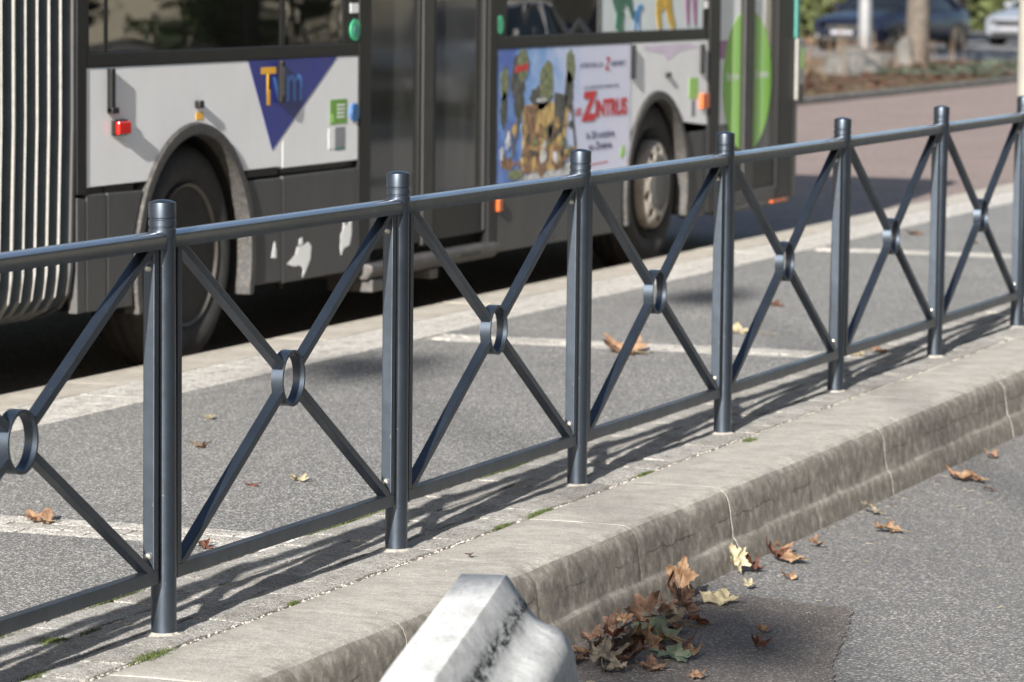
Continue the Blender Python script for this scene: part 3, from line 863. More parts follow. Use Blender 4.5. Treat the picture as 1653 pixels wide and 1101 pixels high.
leaf(.24, 1.45, .010, .018, 'brown', 'tiny dark leaf scrap on the kerb top behind the barrier', (0, 0, R(20)), .8, 46, 5, 0, GR)
# litter: tiny scraps, stalks and grit along the gutter
random.seed(77)
mb = MB()
for i in range(420):
    y = random.uniform(.9, 9); x = .515 + abs(random.gauss(0, .16 if random.random() < .45 else .03))
    s0 = random.uniform(.002, .008); a = random.uniform(0, 6.28); h = random.uniform(.001, .004)
    mb.add([(x + s0 * cos(a), y + s0 * sin(a) * 1.4, Z + h), (x + s0 * cos(a + 2.2), y + s0 * sin(a + 2), Z + .001), (x + s0 * cos(a + 4), y + s0 * sin(a + 4.3), Z + h * .6)], [(0, 1, 2)])
o = tag(obj('leaf_litter', mb, LM['rust']), 'small reddish leaf crumbs along the kerb foot', 'litter'); o['kind'] = 'stuff'
mb = MB()
for i in range(90):
    y = random.uniform(.9, 7); x = .55 + abs(random.gauss(0, .3)); a = random.uniform(0, 3.14); l = random.uniform(.01, .035)
    mb.tube([(x, y, Z + .001), (x + l * .5 * cos(a), y + l * .5 * sin(a), Z + .003), (x + l * cos(a + .4), y + l * sin(a + .4), Z + .001)], .0008, 4)
for i in range(160):
    y = random.uniform(.9, 8); x = random.uniform(.55, 2.6); s0 = random.uniform(.0015, .004)
    mb.add([(x + s0, y, Z), (x - s0 * .5, y + s0, Z), (x - s0 * .5, y - s0, Z), (x, y, Z + s0)], [(0, 1, 3), (1, 2, 3), (2, 0, 3)])
for i in range(70):
    y = random.uniform(0, 8); x = random.uniform(.15, .40) if random.random() < .4 else random.uniform(-2.1, -.4); s0 = random.uniform(.0015, .004)
    mb.add([(x + s0, y, .001), (x - s0 * .5, y + s0, .001), (x - s0 * .5, y - s0, .001), (x, y, .001 + s0)], [(0, 1, 3), (1, 2, 3), (2, 0, 3)])
o = tag(obj('twigs_and_grit', mb, LM['pale']), 'pale bits of stalk and grit scattered on the road', 'grit'); o['kind'] = 'stuff'
#@@BUS
# ---------------------------------------------------------------- articulated bus
X = -2.95
G = -.10
bus = thing('articulated_bus', 'white and grey articulated bus with a blue triangle and a film poster on its side', 'bus', (X, 9.0, G))
def px(name, poly, d0, d1, mat, parent=bus, **kw):
    """polygon in (y, z) extruded in x from X+d0 to X+d1"""
    return obj(name, MB().prism(poly, 'x', X + d0, X + d1), mat, parent, **kw)
def rect(y0, y1, z0, z1): return [(y0, z0), (y1, z0), (y1, z1), (y0, z1)]
def bx(name, y0, y1, z0, z1, d0, d1, mat, parent=bus, **kw):
    return obj(name, MB().box(X + d0, X + d1, y0, y1, z0, z1), mat, parent, **kw)
A1 = (6.40, .37, .59); A2 = (12.53, .36, .57)
def arch(A, z, side):
    cy, cz, r0 = A
    return cy + side * sqrt(r0 * r0 - (z - cz) ** 2)
def archpts(A, z0, n=22, left_first=True):
    cy, cz, r0 = A
    a = math.asin(max(-1, min(1, (z0 - cz) / r0)))
    return [(cy + r0 * cos(pi - a - (pi - 2 * a) * i / n), cz + r0 * sin(pi - a - (pi - 2 * a) * i / n)) for i in range(n + 1)]
# white panels (upper skin below the windows)
ZW0, ZW1 = .735, 1.212
px('body_panel', [(5.385, ZW1), (5.385, ZW0)] + archpts(A1, ZW0) + [(7.285, ZW0), (7.285, ZW1)], -.03, 0, 'white', bevel=.004)
px('body_panel', rect(7.297, 8.155, ZW0 - .008, ZW1), -.03, 0, 'white', bevel=.004)
bx('panel_gap', 7.283, 7.299, ZW0, ZW1 - .01, -.03, -.004, 'paper')
px('body_panel', [(12.05, ZW1), (12.05, ZW0 - .03)] + archpts(A2, ZW0 - .03)[1:-1] + [(13.455, ZW0 - .03), (13.455, ZW1)], -.03, 0, 'white', bevel=.004)
# skirts
def skirt(poly, bev=.006):
    return px('skirt_panel', poly, -.04, .002, 'skirt', bevel=bev)
skirt([(5.30, .235), (5.375, .235), (5.375, .69), (5.30, .70)])
skirt([(5.385, .235), (5.56, .232), (5.56, .705), (5.385, .708)])
skirt([(5.57, .232)] + [(5.80, .228)] + [(arch(A1, .37, -1) - .012, .37)] + [(A1[0] - (A1[2] + .012) * cos(t), A1[1] + (A1[2] + .012) * sin(t)) for t in (.15, .3, .45, .58)] + [(5.57, .705)])
px('skirt_panel', [(6.94, .225), (7.29, .222), (7.29, .685), (arch(A1, .685, 1) + .012, .688)] + [(A1[0] + (A1[2] + .012) * cos(t), A1[1] + (A1[2] + .012) * sin(t)) for t in (.45, .3, .15, .02)], -.04, .002, 'skirt', bevel=.006)
skirt(rect(7.30, 8.155, .212, .690))
for y0, y1 in ((5.385, 5.56), (5.57, 5.84), (6.955, 7.285), (7.302, 8.153)):
    px('skirt_ledge', [(y0, .700), (y1, .698), (y1, .728), (y0, .730)], -.05, -.016, 'black')
for (yy, zz, sc_, pts) in ((7.20, .365, 1, [(-.02, -.03), (.03, -.035), (.028, .005), (.012, .04), (0, .02)]),
                   (7.54, .300, 1, [(-.19, -.005), (-.10, .03), (-.08, .065), (.0, .07), (.04, .08), (.075, .06), (.065, .0), (.02, -.045), (-.02, -.075), (-.01, -.04), (-.05, -.02), (-.12, -.02)]),
                   (7.50, .385, 1, [(-.02, -.012), (.02, -.01), (.015, .02), (-.015, .015)]),
                   (8.01, .385, 1, [(-.05, -.09), (-.02, -.06), (.045, -.05), (.07, .0), (.07, .075), (.03, .05), (.0, .045), (-.02, .07), (-.035, .02), (-.06, .0), (-.05, -.03), (-.06, -.05)])):
    px('bare_patch', [(yy + a, zz + b) for a, b in pts], .0022, .0034, 'paper')
# far forward skirts under the poster and around the front wheel
px('skirt_panel', [(9.965, .175), (11.93, .165), (11.93, .37)] + [(12.53 - .585 * cos(t), .36 + .585 * sin(t)) for t in (.15, .27)] + [(11.95, .495), (9.965, .505)], -.04, .002, 'skirt', bevel=.006)
bx('orange_marker', 9.955, 10.01, .385, .45, .002, .02, 'orange', bevel=.004)
px('skirt_panel', [(13.09, .17), (13.455, .165), (13.455, .67), (13.03, .672)] + [(12.53 + .585 * cos(t), .36 + .585 * sin(t)) for t in (.5, .35, .2, .05)], -.05, -.006, 'skirt', bevel=.006)
# wheel arches
for (cy, cz, r0) in (A1, A2):
    a = math.asin((.215 - cz) / r0)
    N = 34
    def arc(rr, z_end):
        pts = [(cy - rr * cos(a), z_end)]
        return pts + [(cy + rr * cos(pi - a - (pi - 2 * a) * i / N), cz + rr * sin(pi - a - (pi - 2 * a) * i / N)) for i in range(N + 1)] + [(cy + rr * cos(a), z_end)]
    ou, inn = arc(r0, .19), arc(r0 - .050, .19)
    o = obj('wheel_arch', MB().strip(ou, inn, 'x', X - .055, X + .016), 'lip', bus, smooth=False, bevel=.007)
    w = MB()
    pts = arc(r0 - .01, .19); n = len(pts)
    w.add([(X - .05, p[0], p[1]) for p in pts] + [(X - .78, p[0], p[1]) for p in pts], [(i, i + 1, n + i + 1, n + i) for i in range(n - 1)] + [tuple(range(n, 2 * n))])
    obj('wheel_well', w, 'dark', bus)
# wheels
def wheel(cy, front, name='wheel'):
    cx, cz = X - .055, .395
    wt = link(name, None, bus, (cx, cy, cz))
    ty = [(-.27, .30), (-.275, .40), (-.26, .455), (-.225, .482), (-.20, .487), (-.19, .480), (-.18, .487), (-.145, .488), (-.135, .48), (-.125, .488), (-.09, .487), (-.08, .48), (-.07, .485), (-.045, .478), (-.018, .458), (-.003, .43), (.004, .395), (.0, .355), (-.012, .325), (-.02, .305), (-.06, .295)]
    obj('tyre', MB().lathe(ty, (cx, cy, cz), 'x', 64, cap=False), 'tyre', wt, smooth=True, angle=50)
    if not front:
        obj('rim', MB().lathe([(-.05, .290), (-.018, .303), (-.008, .3075), (-.001, .303), (-.006, .294), (-.014, .291)], (cx, cy, cz), 'x', 56, cap=False), 'rim', wt, smooth=True, angle=60)
        obj('wheel_dish', MB().lathe([(-.014, .2905), (-.058, .285), (-.10, .270), (-.17, .262), (-.20, .235), (-.205, .14), (-.20, .135)], (cx, cy, cz), 'x', 56), 'rimdark', wt, smooth=True)
        obj('hub', MB().lathe([(-.21, .115), (-.09, .11), (-.075, .10), (-.06, .06), (-.055, .01)], (cx, cy, cz), 'x', 32), 'rimdark', wt, smooth=True, angle=40)
        for k in range(10):
            t = 2 * pi * k / 10
            obj('wheel_nut', MB().lathe([(-.21, .016), (-.17, .016), (-.165, .01)], (cx, cy + .155 * cos(t), cz + .155 * sin(t)), 'x', 6), 'rim', wt)
    else:
        obj('rim', MB().lathe([(-.05, .290), (-.018, .303), (-.008, .3075), (-.001, .303), (-.010, .292), (-.04, .280), (-.05, .262)], (cx, cy, cz), 'x', 56, cap=False), 'rimdark', wt, smooth=True, angle=60)
        # convex disc with ten real openings
        N = 80; V = []; F = []
        def xr(rr): return .052 - .035 * max(0, (rr - .14) / .11) ** 2
        radii = [.150, .178, .186, .208, .216, .252]
        for rr in radii:
            for k in range(N):
                t = 2 * pi * k / N; V.append((cx + xr(rr), cy + rr * cos(t), cz + rr * sin(t)))
        for ri in range(len(radii) - 1):
            for k in range(N):
                ph = k % 8
                if (ri == 2 and ph in (2, 3, 4, 5)) or (ri in (1, 3) and ph in (3, 4)): continue
                q = (k + 1) % N
                F.append((ri * N + k, ri * N + q, (ri + 1) * N + q, (ri + 1) * N + k))
        dm = MB().add(V, F)
        od = obj('wheel_disc', dm, 'disc', wt, smooth=True)
        sm = od.modifiers.new('thick', 'SOLIDIFY'); sm.thickness = .008; sm.offset = 0
        obj('disc_edge', MB().lathe([(-.03, .256), (.012, .2545), (.018, .252), (.02, .246)], (cx, cy, cz), 'x', 60, cap=False), 'disc', wt, smooth=True)
        obj('drum', MB().lathe([(-.03, .25), (-.005, .24), (-.004, .15)], (cx, cy, cz), 'x', 40), 'dark', wt, smooth=True)
        obj('hub', MB().lathe([(-.05, .152), (.055, .152), (.060, .146), (.064, .10), (.066, .01)], (cx, cy, cz), 'x', 40), 'skirt', wt, smooth=True, angle=40)
    return wt
wheel(6.44, False)
wheel(12.60, True)
for yy in (6.44, 12.6):   # far-side wheels
    obj('wheel', MB().lathe([(-.28, .29), (-.27, .47), (-.24, .487), (-.04, .487), (0, .44), (0, .29)], (-5.17, yy, .395), 'x', 28), 'tyre', bus, smooth=True)
# floor, roof, far side, ends
obj('floor', MB().box(-5.42, X - .80, 5.4, 15.1, .33, .42).box(X - .80, X - .06, 7.0, 11.93, .33, .42).box(X - .80, X - .06, 13.12, 15.1, .33, .42), 'floor', bus)
obj('chassis', MB().box(-4.9, -3.75, 5.4, 14.9, .18, .327).box(-4.9, X - .12, 7.1, 8.1, .24, .325).box(-4.9, X - .15, 10.2, 11.8, .22, .325), 'dark', bus)
obj('chassis_pipes', MB().tube([(X - .25, 6.98, .27), (X - .25, 7.5, .20), (X - .3, 8.2, .22)], .025, 8).tube([(X - .2, 7.2, .25), (X - .2, 7.2, .16)], .012, 6).tube([(X - .2, 7.7, .25), (X - .2, 7.72, .15)], .02, 6).tube([(X - .2, 8.0, .25), (X - .22, 8.0, .17)], .012, 6), 'rimdark', bus)
roof = [(-5.45, 2.45), (-5.45, 2.78), (-5.38, 2.90), (-5.2, 2.96), (-4.2, 3.0), (-3.2, 2.96), (-3.02, 2.90), (X, 2.78), (X, 2.45), (X - .05, 2.45), (X - .05, 2.40), (-5.40, 2.40), (-5.40, 2.45)]
obj('roof', MB().prism(roof, 'y', 5.33, 15.3), 'white', bus)
obj('roof_unit', MB().box(-4.8, -3.6, 8.2, 11.0, 3.001, 3.18), 'white', bus, bevel=.04)
obj('side_wall', MB().box(-5.45, -5.41, 5.33, 15.2, .2, 1.22), 'white', bus)
for y0, y1 in ((5.45, 8.1), (8.2, 9.8), (9.9, 12.0), (12.1, 15.1)):
    obj('side_window', MB().box(-5.45, -5.44, y0, y1, 1.23, 2.39), 'glass', bus)
    obj('pillar', MB().box(-5.45, -5.405, y1 + .005, y1 + .095, 1.222, 2.40), 'black', bus)
# belt and window band
bx('window_belt', 5.385, 8.155, 1.214, 1.272, -.05, .004, 'black', bevel=.005)
bx('window_belt', 9.955, 13.455, 1.214, 1.275, -.05, .004, 'black', bevel=.005)
for i, (y0, y1) in enumerate(((5.405, 5.552), (5.585, 7.275), (7.325, 7.985))):
    bx('window_pane', y0, y1, 1.274, 2.30, -.012, -.006, 'glass')
for y0, y1, d in ((5.386, 5.404, .002), (5.553, 5.584, -.004), (7.276, 7.324, -.001)):
    bx('window_divider', y0, y1, 1.274, 2.30, -.03, d, 'black')
bx('window_header', 5.385, 8.155, 2.302, 2.448, -.05, .0, 'black')
bx('window_header', 9.955, 13.455, 2.302, 2.448, -.05, .0, 'black')
bp = bx('button_pillar', 7.986, 8.155, 1.274, 2.30, -.04, -.001, 'black')
def disc(name, y, z, ry, rz, d, mat, parent, th=.006, n=28):
    return obj(name, MB().prism(circ(y, z, rz, n, ry=ry), 'x', X + d, X + d + th), mat, parent, bevel=.0015)
disc('open_button', 8.11, 1.331, .060, .050, .0, 'green_btn', bp)
disc('button_ring', 8.11, 1.331, .030, .030, .0065, 'teal', bp, .003)
bx('small_notice', 8.055, 8.15, 1.41, 1.455, .0, .002, 'paper', bp)
bp2 = bx('button_pillar', 9.955, 10.095, 1.278, 2.30, -.04, -.001, 'black')
disc('open_button', 9.99, 1.335, .045, .048, .0, 'green_btn', bp2)
bx('window_pane', 10.10, 11.50, 1.277, 2.30, -.012, -.006, 'glass')
fw = bx('window_pane', 11.53, 13.36, 1.277, 2.30, -.012, -.006, 'frost')
bx('window_divider', 11.50, 11.528, 1.277, 2.30, -.03, .0, 'seal')
bp3 = bx('button_pillar', 13.365, 13.455, 1.277, 2.30, -.04, -.001, 'black')
bx('small_notice', 13.37, 13.44, 1.395, 1.44, .0, .002, 'paper', bp3)
# figures printed on the frosted window
def limb(name, pts, w0, w1, mat, par, d=-.004):
    mb = MB()
    for i in range(len(pts) - 1):
        a, b = Vector(pts[i]), Vector(pts[i + 1])
        t = (b - a).normalized(); nn = Vector((-t.y, t.x))
        wa = w0 + (w1 - w0) * i / (len(pts) - 1); wb = w0 + (w1 - w0) * (i + 1) / (len(pts) - 1)
        mb.prism([tuple(a - nn * wa), tuple(b - nn * wb + t * wb * .4), tuple(b + nn * wb + t * wb * .4), tuple(a + nn * wa)], 'x', X + d - .0002 * i, X + d + .0015 + .0002 * i)
    return obj(name, mb, mat, par)
limb('printed_figure', [(11.83, 1.80), (11.80, 1.50), (11.88, 1.40), (11.84, 1.30), (11.90, 1.285)], .10, .035, 'figgreen', fw)
limb('printed_figure', [(11.80, 1.55), (12.02, 1.45), (12.08, 1.36)], .06, .02, 'figgreen', fw, -.0035)
limb('printed_figure', [(12.60, 1.80), (12.62, 1.46), (12.52, 1.40), (12.56, 1.30)], .07, .03, 'figyellow', fw)
limb('printed_figure', [(12.66, 1.80), (12.70, 1.44), (12.74, 1.36), (12.80, 1.30)], .07, .03, 'figyellow', fw, -.003)
limb('printed_figure', [(13.08, 1.80), (13.06, 1.42), (13.07, 1.31)], .05, .02, 'figmauve', fw)
limb('printed_figure', [(13.14, 1.80), (13.19, 1.42), (13.20, 1.31)], .05, .02, 'figmauve', fw, -.003)
px('printed_figure', [(12.10, 1.285), (12.11, 1.34), (12.07, 1.36), (12.08, 1.385), (12.14, 1.39), (12.17, 1.42), (12.24, 1.425), (12.27, 1.41), (12.21, 1.39), (12.20, 1.35), (12.20, 1.285), (12.18, 1.285), (12.17, 1.33), (12.13, 1.33), (12.12, 1.285)], -.004, -.002, 'figblue', fw)
# pillars
bx('pillar', 5.30, 5.383, .71, 2.45, -.06, .004, 'black', bevel=.004)
bx('pillar', 8.157, 8.30, .20, 2.45, -.08, .006, 'black', bevel=.006)
bx('pillar', 9.845, 9.953, .20, 2.45, -.08, .006, 'black', bevel=.006)
bx('pillar', 13.457, 13.66, .18, 2.45, -.08, .012, 'black', bevel=.006)
bx('pillar', 14.90, 15.24, .16, 2.45, -.12, .0, 'black', bevel=.02)
# middle doors
def door(y0, y1, z0, zg, d, mat='black'):
    fr_ = obj('door_leaf', MB().ringface(rect(y0, y1, z0, 2.35), rect(y0 + .035, y1 - .035, zg, 2.29), 'x', X - .05 + d, X - .012 + d), mat, bus, bevel=.004)
    obj('door_glass', MB().box(X - .034 + d, X - .028 + d, y0 + .033, y1 - .033, zg - .002, 2.292), 'doorglass', fr_)
    return fr_
d1 = door(8.305, 8.985, .29, .36, -.004)
d2 = door(9.135, 9.84, .29, .52, -.004)
bx('door_seal', 8.99, 9.13, .27, 2.35, -.05, -.01, 'seal', bevel=.012)
bx('door_panel', 9.17, 9.80, .33, .51, -.04, -.022, 'skirt', d2, bevel=.004)
bx('small_notice', 9.57, 9.68, .37, .415, -.022, -.018, 'paper', d2)
bx('door_edge', 9.80, 9.838, .30, 2.34, -.012, -.008, 'skirt', d2)
obj('step_well', MB().box(X - .10, X - .06, 8.28, 9.88, .17, .285), 'dark', bus)
stp = obj('door_step', MB().prism([(X - .5, .16), (X + .02, .16), (X + .05, .20), (X + .05, .225), (X + .03, .235), (X - .5, .235)], 'y', 8.22, 9.90), 'metal', bus, bevel=.008)
obj('step_reflector', MB().box(X + .0505, X + .053, 9.35, 9.62, .190, .210), 'rimdark', stp)
obj('step_bracket', MB().box(X - .2, X + .035, 8.26, 8.46, .10, .158), 'metal', bus, bevel=.006)
obj('step_bracket', MB().box(X - .2, X + .03, 9.0, 9.1, .11, .158), 'metal', bus, bevel=.006)
# front door with the green ellipse
fd = []
for (y0, y1) in ((13.665, 14.205), (14.42, 14.89)):
    f_d = obj('door_leaf', MB().ringface(rect(y0, y1, .28, 2.35), rect(y0 + .02, y1 - .02, .45, 2.30), 'x', X - .05, X - .015), 'black', bus, bevel=.004)
    obj('door_glass', MB().box(X - .036, X - .03, y0 + .018, y1 - .018, .448, 2.302), 'doorglass', f_d)
    obj('door_panel', MB().box(X - .045, X - .02, y0 + .02, y1 - .02, .30, .447), 'skirt', f_d)
    fd.append(f_d)
bx('door_seal', 14.21, 14.415, .20, 2.35, -.05, -.004, 'seal', bevel=.015)
obj('front_skirt', MB().box(X - .06, X - .005, 13.67, 14.88, .19, .275), 'skirt', bus, bevel=.006)
px('door_print', [(13.69, .695), (14.18, .695), (14.18, 2.25), (13.69, 2.25)], -.029, -.027, 'paper', fd[0])
px('door_print', [(14.45, .90), (14.66, .90), (14.70, 1.4), (14.68, 2.25), (14.45, 2.25)], -.029, -.027, 'paper', fd[1])
px('door_stripe', rect(13.69, 13.95, 1.088, 1.198), -.0268, -.0262, 'purple', fd[0])
def ell(side):
    cy, cz, ry, rz = 14.33, .945, .50, .435
    pts = [(cy + ry * cos(t), cz + rz * sin(t)) for t in [2 * pi * i / 72 for i in range(72)]]
    if side < 0: pts = [p for p in pts if p[0] < 14.185]; a = math.acos((14.185 - cy) / ry)
    else:
        pts = [(cy + ry * cos(t), cz + rz * sin(t)) for t in [-pi + 2 * pi * i / 72 for i in range(72)]]
        pts = [p for p in pts if p[0] > 14.44]; a = math.acos((14.44 - cy) / ry)
    ylim = 14.185 if side < 0 else 14.44
    zt = rz * sin(a)
    if side < 0: pts = [(ylim, cz + zt)] + pts + [(ylim, cz - zt)]
    else: pts = [(ylim, cz - zt)] + pts + [(ylim, cz + zt)]
    return pts
px('green_ellipse', ell(-1), -.0255, -.0245, 'ellipse', fd[0])
px('green_ellipse', ell(1), -.0255, -.0245, 'ellipse', fd[1])
# front corner
fc = obj('front_corner', MB().prism([(X, 15.24), (X - .002, 15.30), (X - .03, 15.42), (X - .10, 15.50), (X - .30, 15.56), (-5.15, 15.56), (-5.35, 15.50), (-5.45, 15.30), (-5.45, 15.24)], 'z', .17, 1.19), 'skirt', bus, bevel=.02)
obj('windscreen', MB().prism([(X - .01, 15.25), (X - .05, 15.42), (X - .3, 15.53), (-5.1, 15.53), (-5.42, 15.3), (-5.42, 15.25)], 'z', 1.195, 2.45), 'carglass', bus)
bx('front_post', 15.245, 15.32, 1.192, 2.45, -.03, .012, 'teal', bevel=.008)
bx('front_post', 15.245, 15.40, .80, 1.19, .002, .022, 'alu', bevel=.008)
bx('post_mark', 15.33, 15.385, 1.00, 1.13, .0225, .0245, 'green')
bx('post_mark', 15.29, 15.36, .78, .90, .0225, .0245, 'black')
bx('bumper_step', 13.7, 15.2, .155, .19, -.25, .004, 'metal', bevel=.01)
bx('orange_marker', 14.75, 15.05, .172, .187, .0045, .02, 'orange')
# small fittings on the first white panel
h_ = MB().box(X + .001, X + .024, 5.565, 5.60, 1.03, 1.208).box(X + .001, X + .028, 5.565, 5.625, 1.025, 1.05)
obj('release_handle', h_, 'black', bus, bevel=.004)
h2 = obj('release_handle', MB().box(X + .003, X + .026, 7.232, 7.272, 1.02, 1.206), 'black', bus, bevel=.005)
obj('handle_slot', MB().box(X + .0265, X + .028, 7.243, 7.262, 1.05, 1.18), 'lip', h2)
sl = obj('side_lamp', MB().box(X + .001, X + .015, 5.605, 5.73, .935, .998), 'black', bus, bevel=.003)
obj('lens', MB().box(X + .0155, X + .033, 5.615, 5.725, .941, .992), 'red', sl, bevel=.005)
obj('side_knob', MB().box(X + .001, X + .028, 6.385, 6.43, 1.022, 1.055), 'black', bus, bevel=.006)
bx('small_notice', 6.40, 6.47, .972, 1.004, .0005, .0015, 'yellow')
tri = px('route_triangle', [(6.925, 1.2118), (7.185, .812), (7.905, 1.2118)], .0006, .0018, 'navy')
bx('green_notice', 7.825, 8.02, .903, 1.016, .0006, .0016, 'green')
for k in range(4): bx('notice_line', 7.91, 7.995, .985 - k * .018, .993 - k * .018, .002, .0026, 'paper')
bx('green_leaf_mark', 7.84, 7.87, .91, .95, .002, .0026, 'lightgreen')
bx('grey_notice', 7.885, 8.00, .795, .888, .0006, .0016, 'greytag')
bx('white_notice', 7.81, 7.88, .79, .885, .0006, .0016, 'paper')
bx('teal_notice', 7.885, 8.00, .783, .794, .0006, .0016, 'teal')
disc('stop_button', 8.10, .950, .045, .043, .0006, 'bluebtn', bus, .012)
# fittings on the front white panel
obj('release_handle', MB().box(X + .002, X + .022, 12.05, 12.08, 1.01, 1.20), 'black', bus, bevel=.004)
obj('release_handle', MB().box(X + .002, X + .022, 13.30, 13.34, 1.01, 1.185), 'black', bus, bevel=.004)
obj('side_knob', MB().box(X + .001, X + .02, 12.66, 12.72, 1.005, 1.033), 'black', bus, bevel=.006)
bx('green_notice', 13.10, 13.27, .868, .99, .0006, .0016, 'lightgreen')
bx('grey_notice', 13.14, 13.22, .765, .86, .0006, .0016, 'greytag')
bx('orange_marker', 13.31, 13.44, .805, .895, .001, .02, 'orange', bevel=.004)
px('faded_print', [(12.25, 1.19), (13.1, 1.195), (13.25, 1.17), (12.9, 1.15), (12.7, 1.10), (12.62, 1.14), (12.3, 1.165)], .0006, .0012, plain('faded mauve print', (.60, .52, .62), .5))
# film poster
po = px('advert_poster', [(9.955, .515), (12.04, .508), (12.04, 1.212), (9.955, 1.212)], -.002, .003, 'poster')
px('poster_frame', rect(9.955, 12.045, 1.2125, 1.2135), -.03, .006, 'black')
P0 = .0034
def shp(pts, mat, k=0, name='printed_shape'):
    return px(name, pts, P0 + k * .0006, P0 + .0008 + k * .0006, mat, po)
random.seed(4)
def blob(y, z, ry, rz, mat, k=0, n=18, j=.18):
    pts = [(y + ry * (1 + random.uniform(-j, j)) * cos(2 * pi * i / n), z + rz * (1 + random.uniform(-j, j)) * sin(2 * pi * i / n)) for i in range(n)]
    return shp(pts, mat, k)
shp([(10.33, .915), (11.04, .92), (10.93, .56), (10.33, .565)], 'p_gold', 1)
shp([(10.36, .912), (10.55, .912), (10.50, .74), (10.40, .70)], 'p_brown', 2)
shp([(10.80, .97), (11.00, .95), (10.93, .75), (10.80, .72)], 'p_dark', 2)
for (y, z, ry, rz, mt, k) in ((10.42, .62, .10, .07, 'p_brown', 3), (10.62, .63, .09, .10, 'p_brown', 3), (10.85, .62, .10, .07, 'p_brown', 3),
                              (10.50, .60, .03, .04, 'p_gold', 4), (10.62, .68, .03, .04, 'p_gold', 4), (10.86, .62, .03, .04, 'p_gold', 4),
                              (10.25, 1.05, .10, .12, 'p_dark', 1), (10.27, .93, .07, .10, 'p_dark', 2), (10.32, 1.12, .08, .08, 'p_olive', 3),
                              (10.06, 1.03, .06, .09, 'p_olive', 1), (10.05, .90, .05, .09, 'p_dark', 1),
                              (10.68, 1.03, .10, .10, 'p_olive', 2), (10.60, .95, .16, .06, 'p_dark', 1),
                              (11.04, 1.10, .07, .09, 'p_olive', 2), (11.02, .97, .07, .10, 'p_dark', 2),
                              (10.12, .62, .09, .03, 'p_brown', 1), (10.22, .56, .10, .03, 'p_olive', 2), (10.60, .935, .08, .012, 'p_pale', 4)):
    blob(y, z, ry, rz, mt, k)
for q_ in range(46):
    yy_ = random.uniform(10.0, 11.15); zz_ = random.uniform(.55, .82)
    blob(yy_, zz_, random.uniform(.015, .05), random.uniform(.012, .04), random.choice(('p_dark', 'p_brown', 'p_olive', 'p_gold', 'p_pale', 'p_brown')), 5 + q_ % 3, 9, .35)
shp([(10.25, .86), (10.29, .86), (10.20, .66), (10.16, .64)], 'p_dark', 0)
shp([(11.06, .90), (11.09, .90), (11.16, .68), (11.13, .64)], 'p_dark', 0)
shp([(10.30, .545), (11.2, .60), (11.2, .52), (10.30, .52)], 'p_pale', 0)
shp([(11.87, .58), (11.90, .64), (11.95, .645), (11.96, .60), (11.93, .575)], 'lightgreen', 0)
shp([(10.21, 1.085), (10.40, 1.10), (10.39, 1.13), (10.22, 1.12)], 'redprint', 4)

def text(s_, y, z, h, width, mat, parent, d, bold=0.0, shear=0, name='lettering'):
    cu = bpy.data.curves.new('t', 'FONT'); cu.body = s_; cu.size = 1; cu.offset = bold; cu.shear = shear; cu.extrude = 0
    to = bpy.data.objects.new('t', cu); COL.objects.link(to)
    bpy.context.view_layer.update()
    me = bpy.data.meshes.new_from_object(to)
    bpy.data.objects.remove(to); bpy.data.curves.remove(cu)
    xs = [v.co.x for v in me.vertices]; ys = [v.co.y for v in me.vertices]
    x0, x1, y0, y1 = min(xs), max(xs), min(ys), max(ys)
    sy = h / (y1 - y0); sx_ = width / (x1 - x0)
    org = WL[parent.name]
    for v in me.vertices:
        a, b = (v.co.x - x0) * sx_, (v.co.y - y0) * sy
        v.co = Vector((X + d - org.x, y + a - org.y, z + b - org.z))
    me.materials.clear(); me.materials.append(M[mat])
    return link(name, me, parent, org)
text('T', 7.055, 1.012, .168, .165, 'yellow', tri, .0026, .02)
text('v', 7.185, 1.022, .112, .12, 'blue', tri, .0026, .012)
text('m', 7.335, 1.024, .118, .17, 'blue', tri, .0026, .012)
text('ATTENTION, ÇA', 11.19, 1.085, .030, .38, 'navyprint', po, .006, .02)
text('Z', 11.60, 1.070, .070, .085, 'redprint', po, .006, .03, .25)
text('ARRIVENT !', 11.70, 1.090, .028, .25, 'navyprint', po, .006, .02)
text('LES ALIENS SONT PARMI NOUS', 11.26, .974, .016, .58, 'navyprint', po, .006, .02)
text('LES', 11.125, .835, .040, .10, 'redprint', po, .006, .03)
text('Z', 11.22, .800, .160, .26, 'redprint', po, .006, .05, .1)
text('INTRUS', 11.45, .815, .098, .53, 'redprint', po, .006, .04)
text('le 20 octobre', 11.31, .702, .040, .46, 'navyprint', po, .006, .02)
text('au Zinéma', 11.35, .640, .040, .38, 'navyprint', po, .006, .02)
shp([(11.38, .558), (11.67, .562), (11.67, .568), (11.38, .564)], 'redprint', 0)
text('Entrée', 13.90, .955, .05, .24, 'paper', fd[0], -.0235, .02)
text('Entrée', 14.50, .955, .05, .26, 'paper', fd[1], -.0235, .02)
# interior
random.seed(8)
for (sx_, sy) in [(a, b) for a in (-3.45, -5.0) for b in (5.9, 6.7, 7.5, 10.6, 11.4, 12.4)]:
    s1 = obj('seat', MB().box(sx_ - .25, sx_ + .25, sy - .2, sy + .22, .95, 1.03).box(sx_ - .25, sx_ + .25, sy - .26, sy - .19, 1.0, 1.62).box(sx_ - .05, sx_ + .05, sy - .05, sy + .05, .43, .95), 'seat', bus, bevel=.02)
for (a, b) in ((-3.6, 8.15), (-3.6, 10.1), (-4.6, 8.9), (-4.2, 13.4)):
    obj('grab_pole', MB().tube([(a, b, .43), (a, b, 2.38)], .017, 8), 'pole_y', bus)
obj('wheel_box', MB().box(X - .82, X - .79, 5.75, 7.05, .42, 1.0).box(X - .82, X - .79, 11.9, 13.15, .42, .98), 'floor', bus)
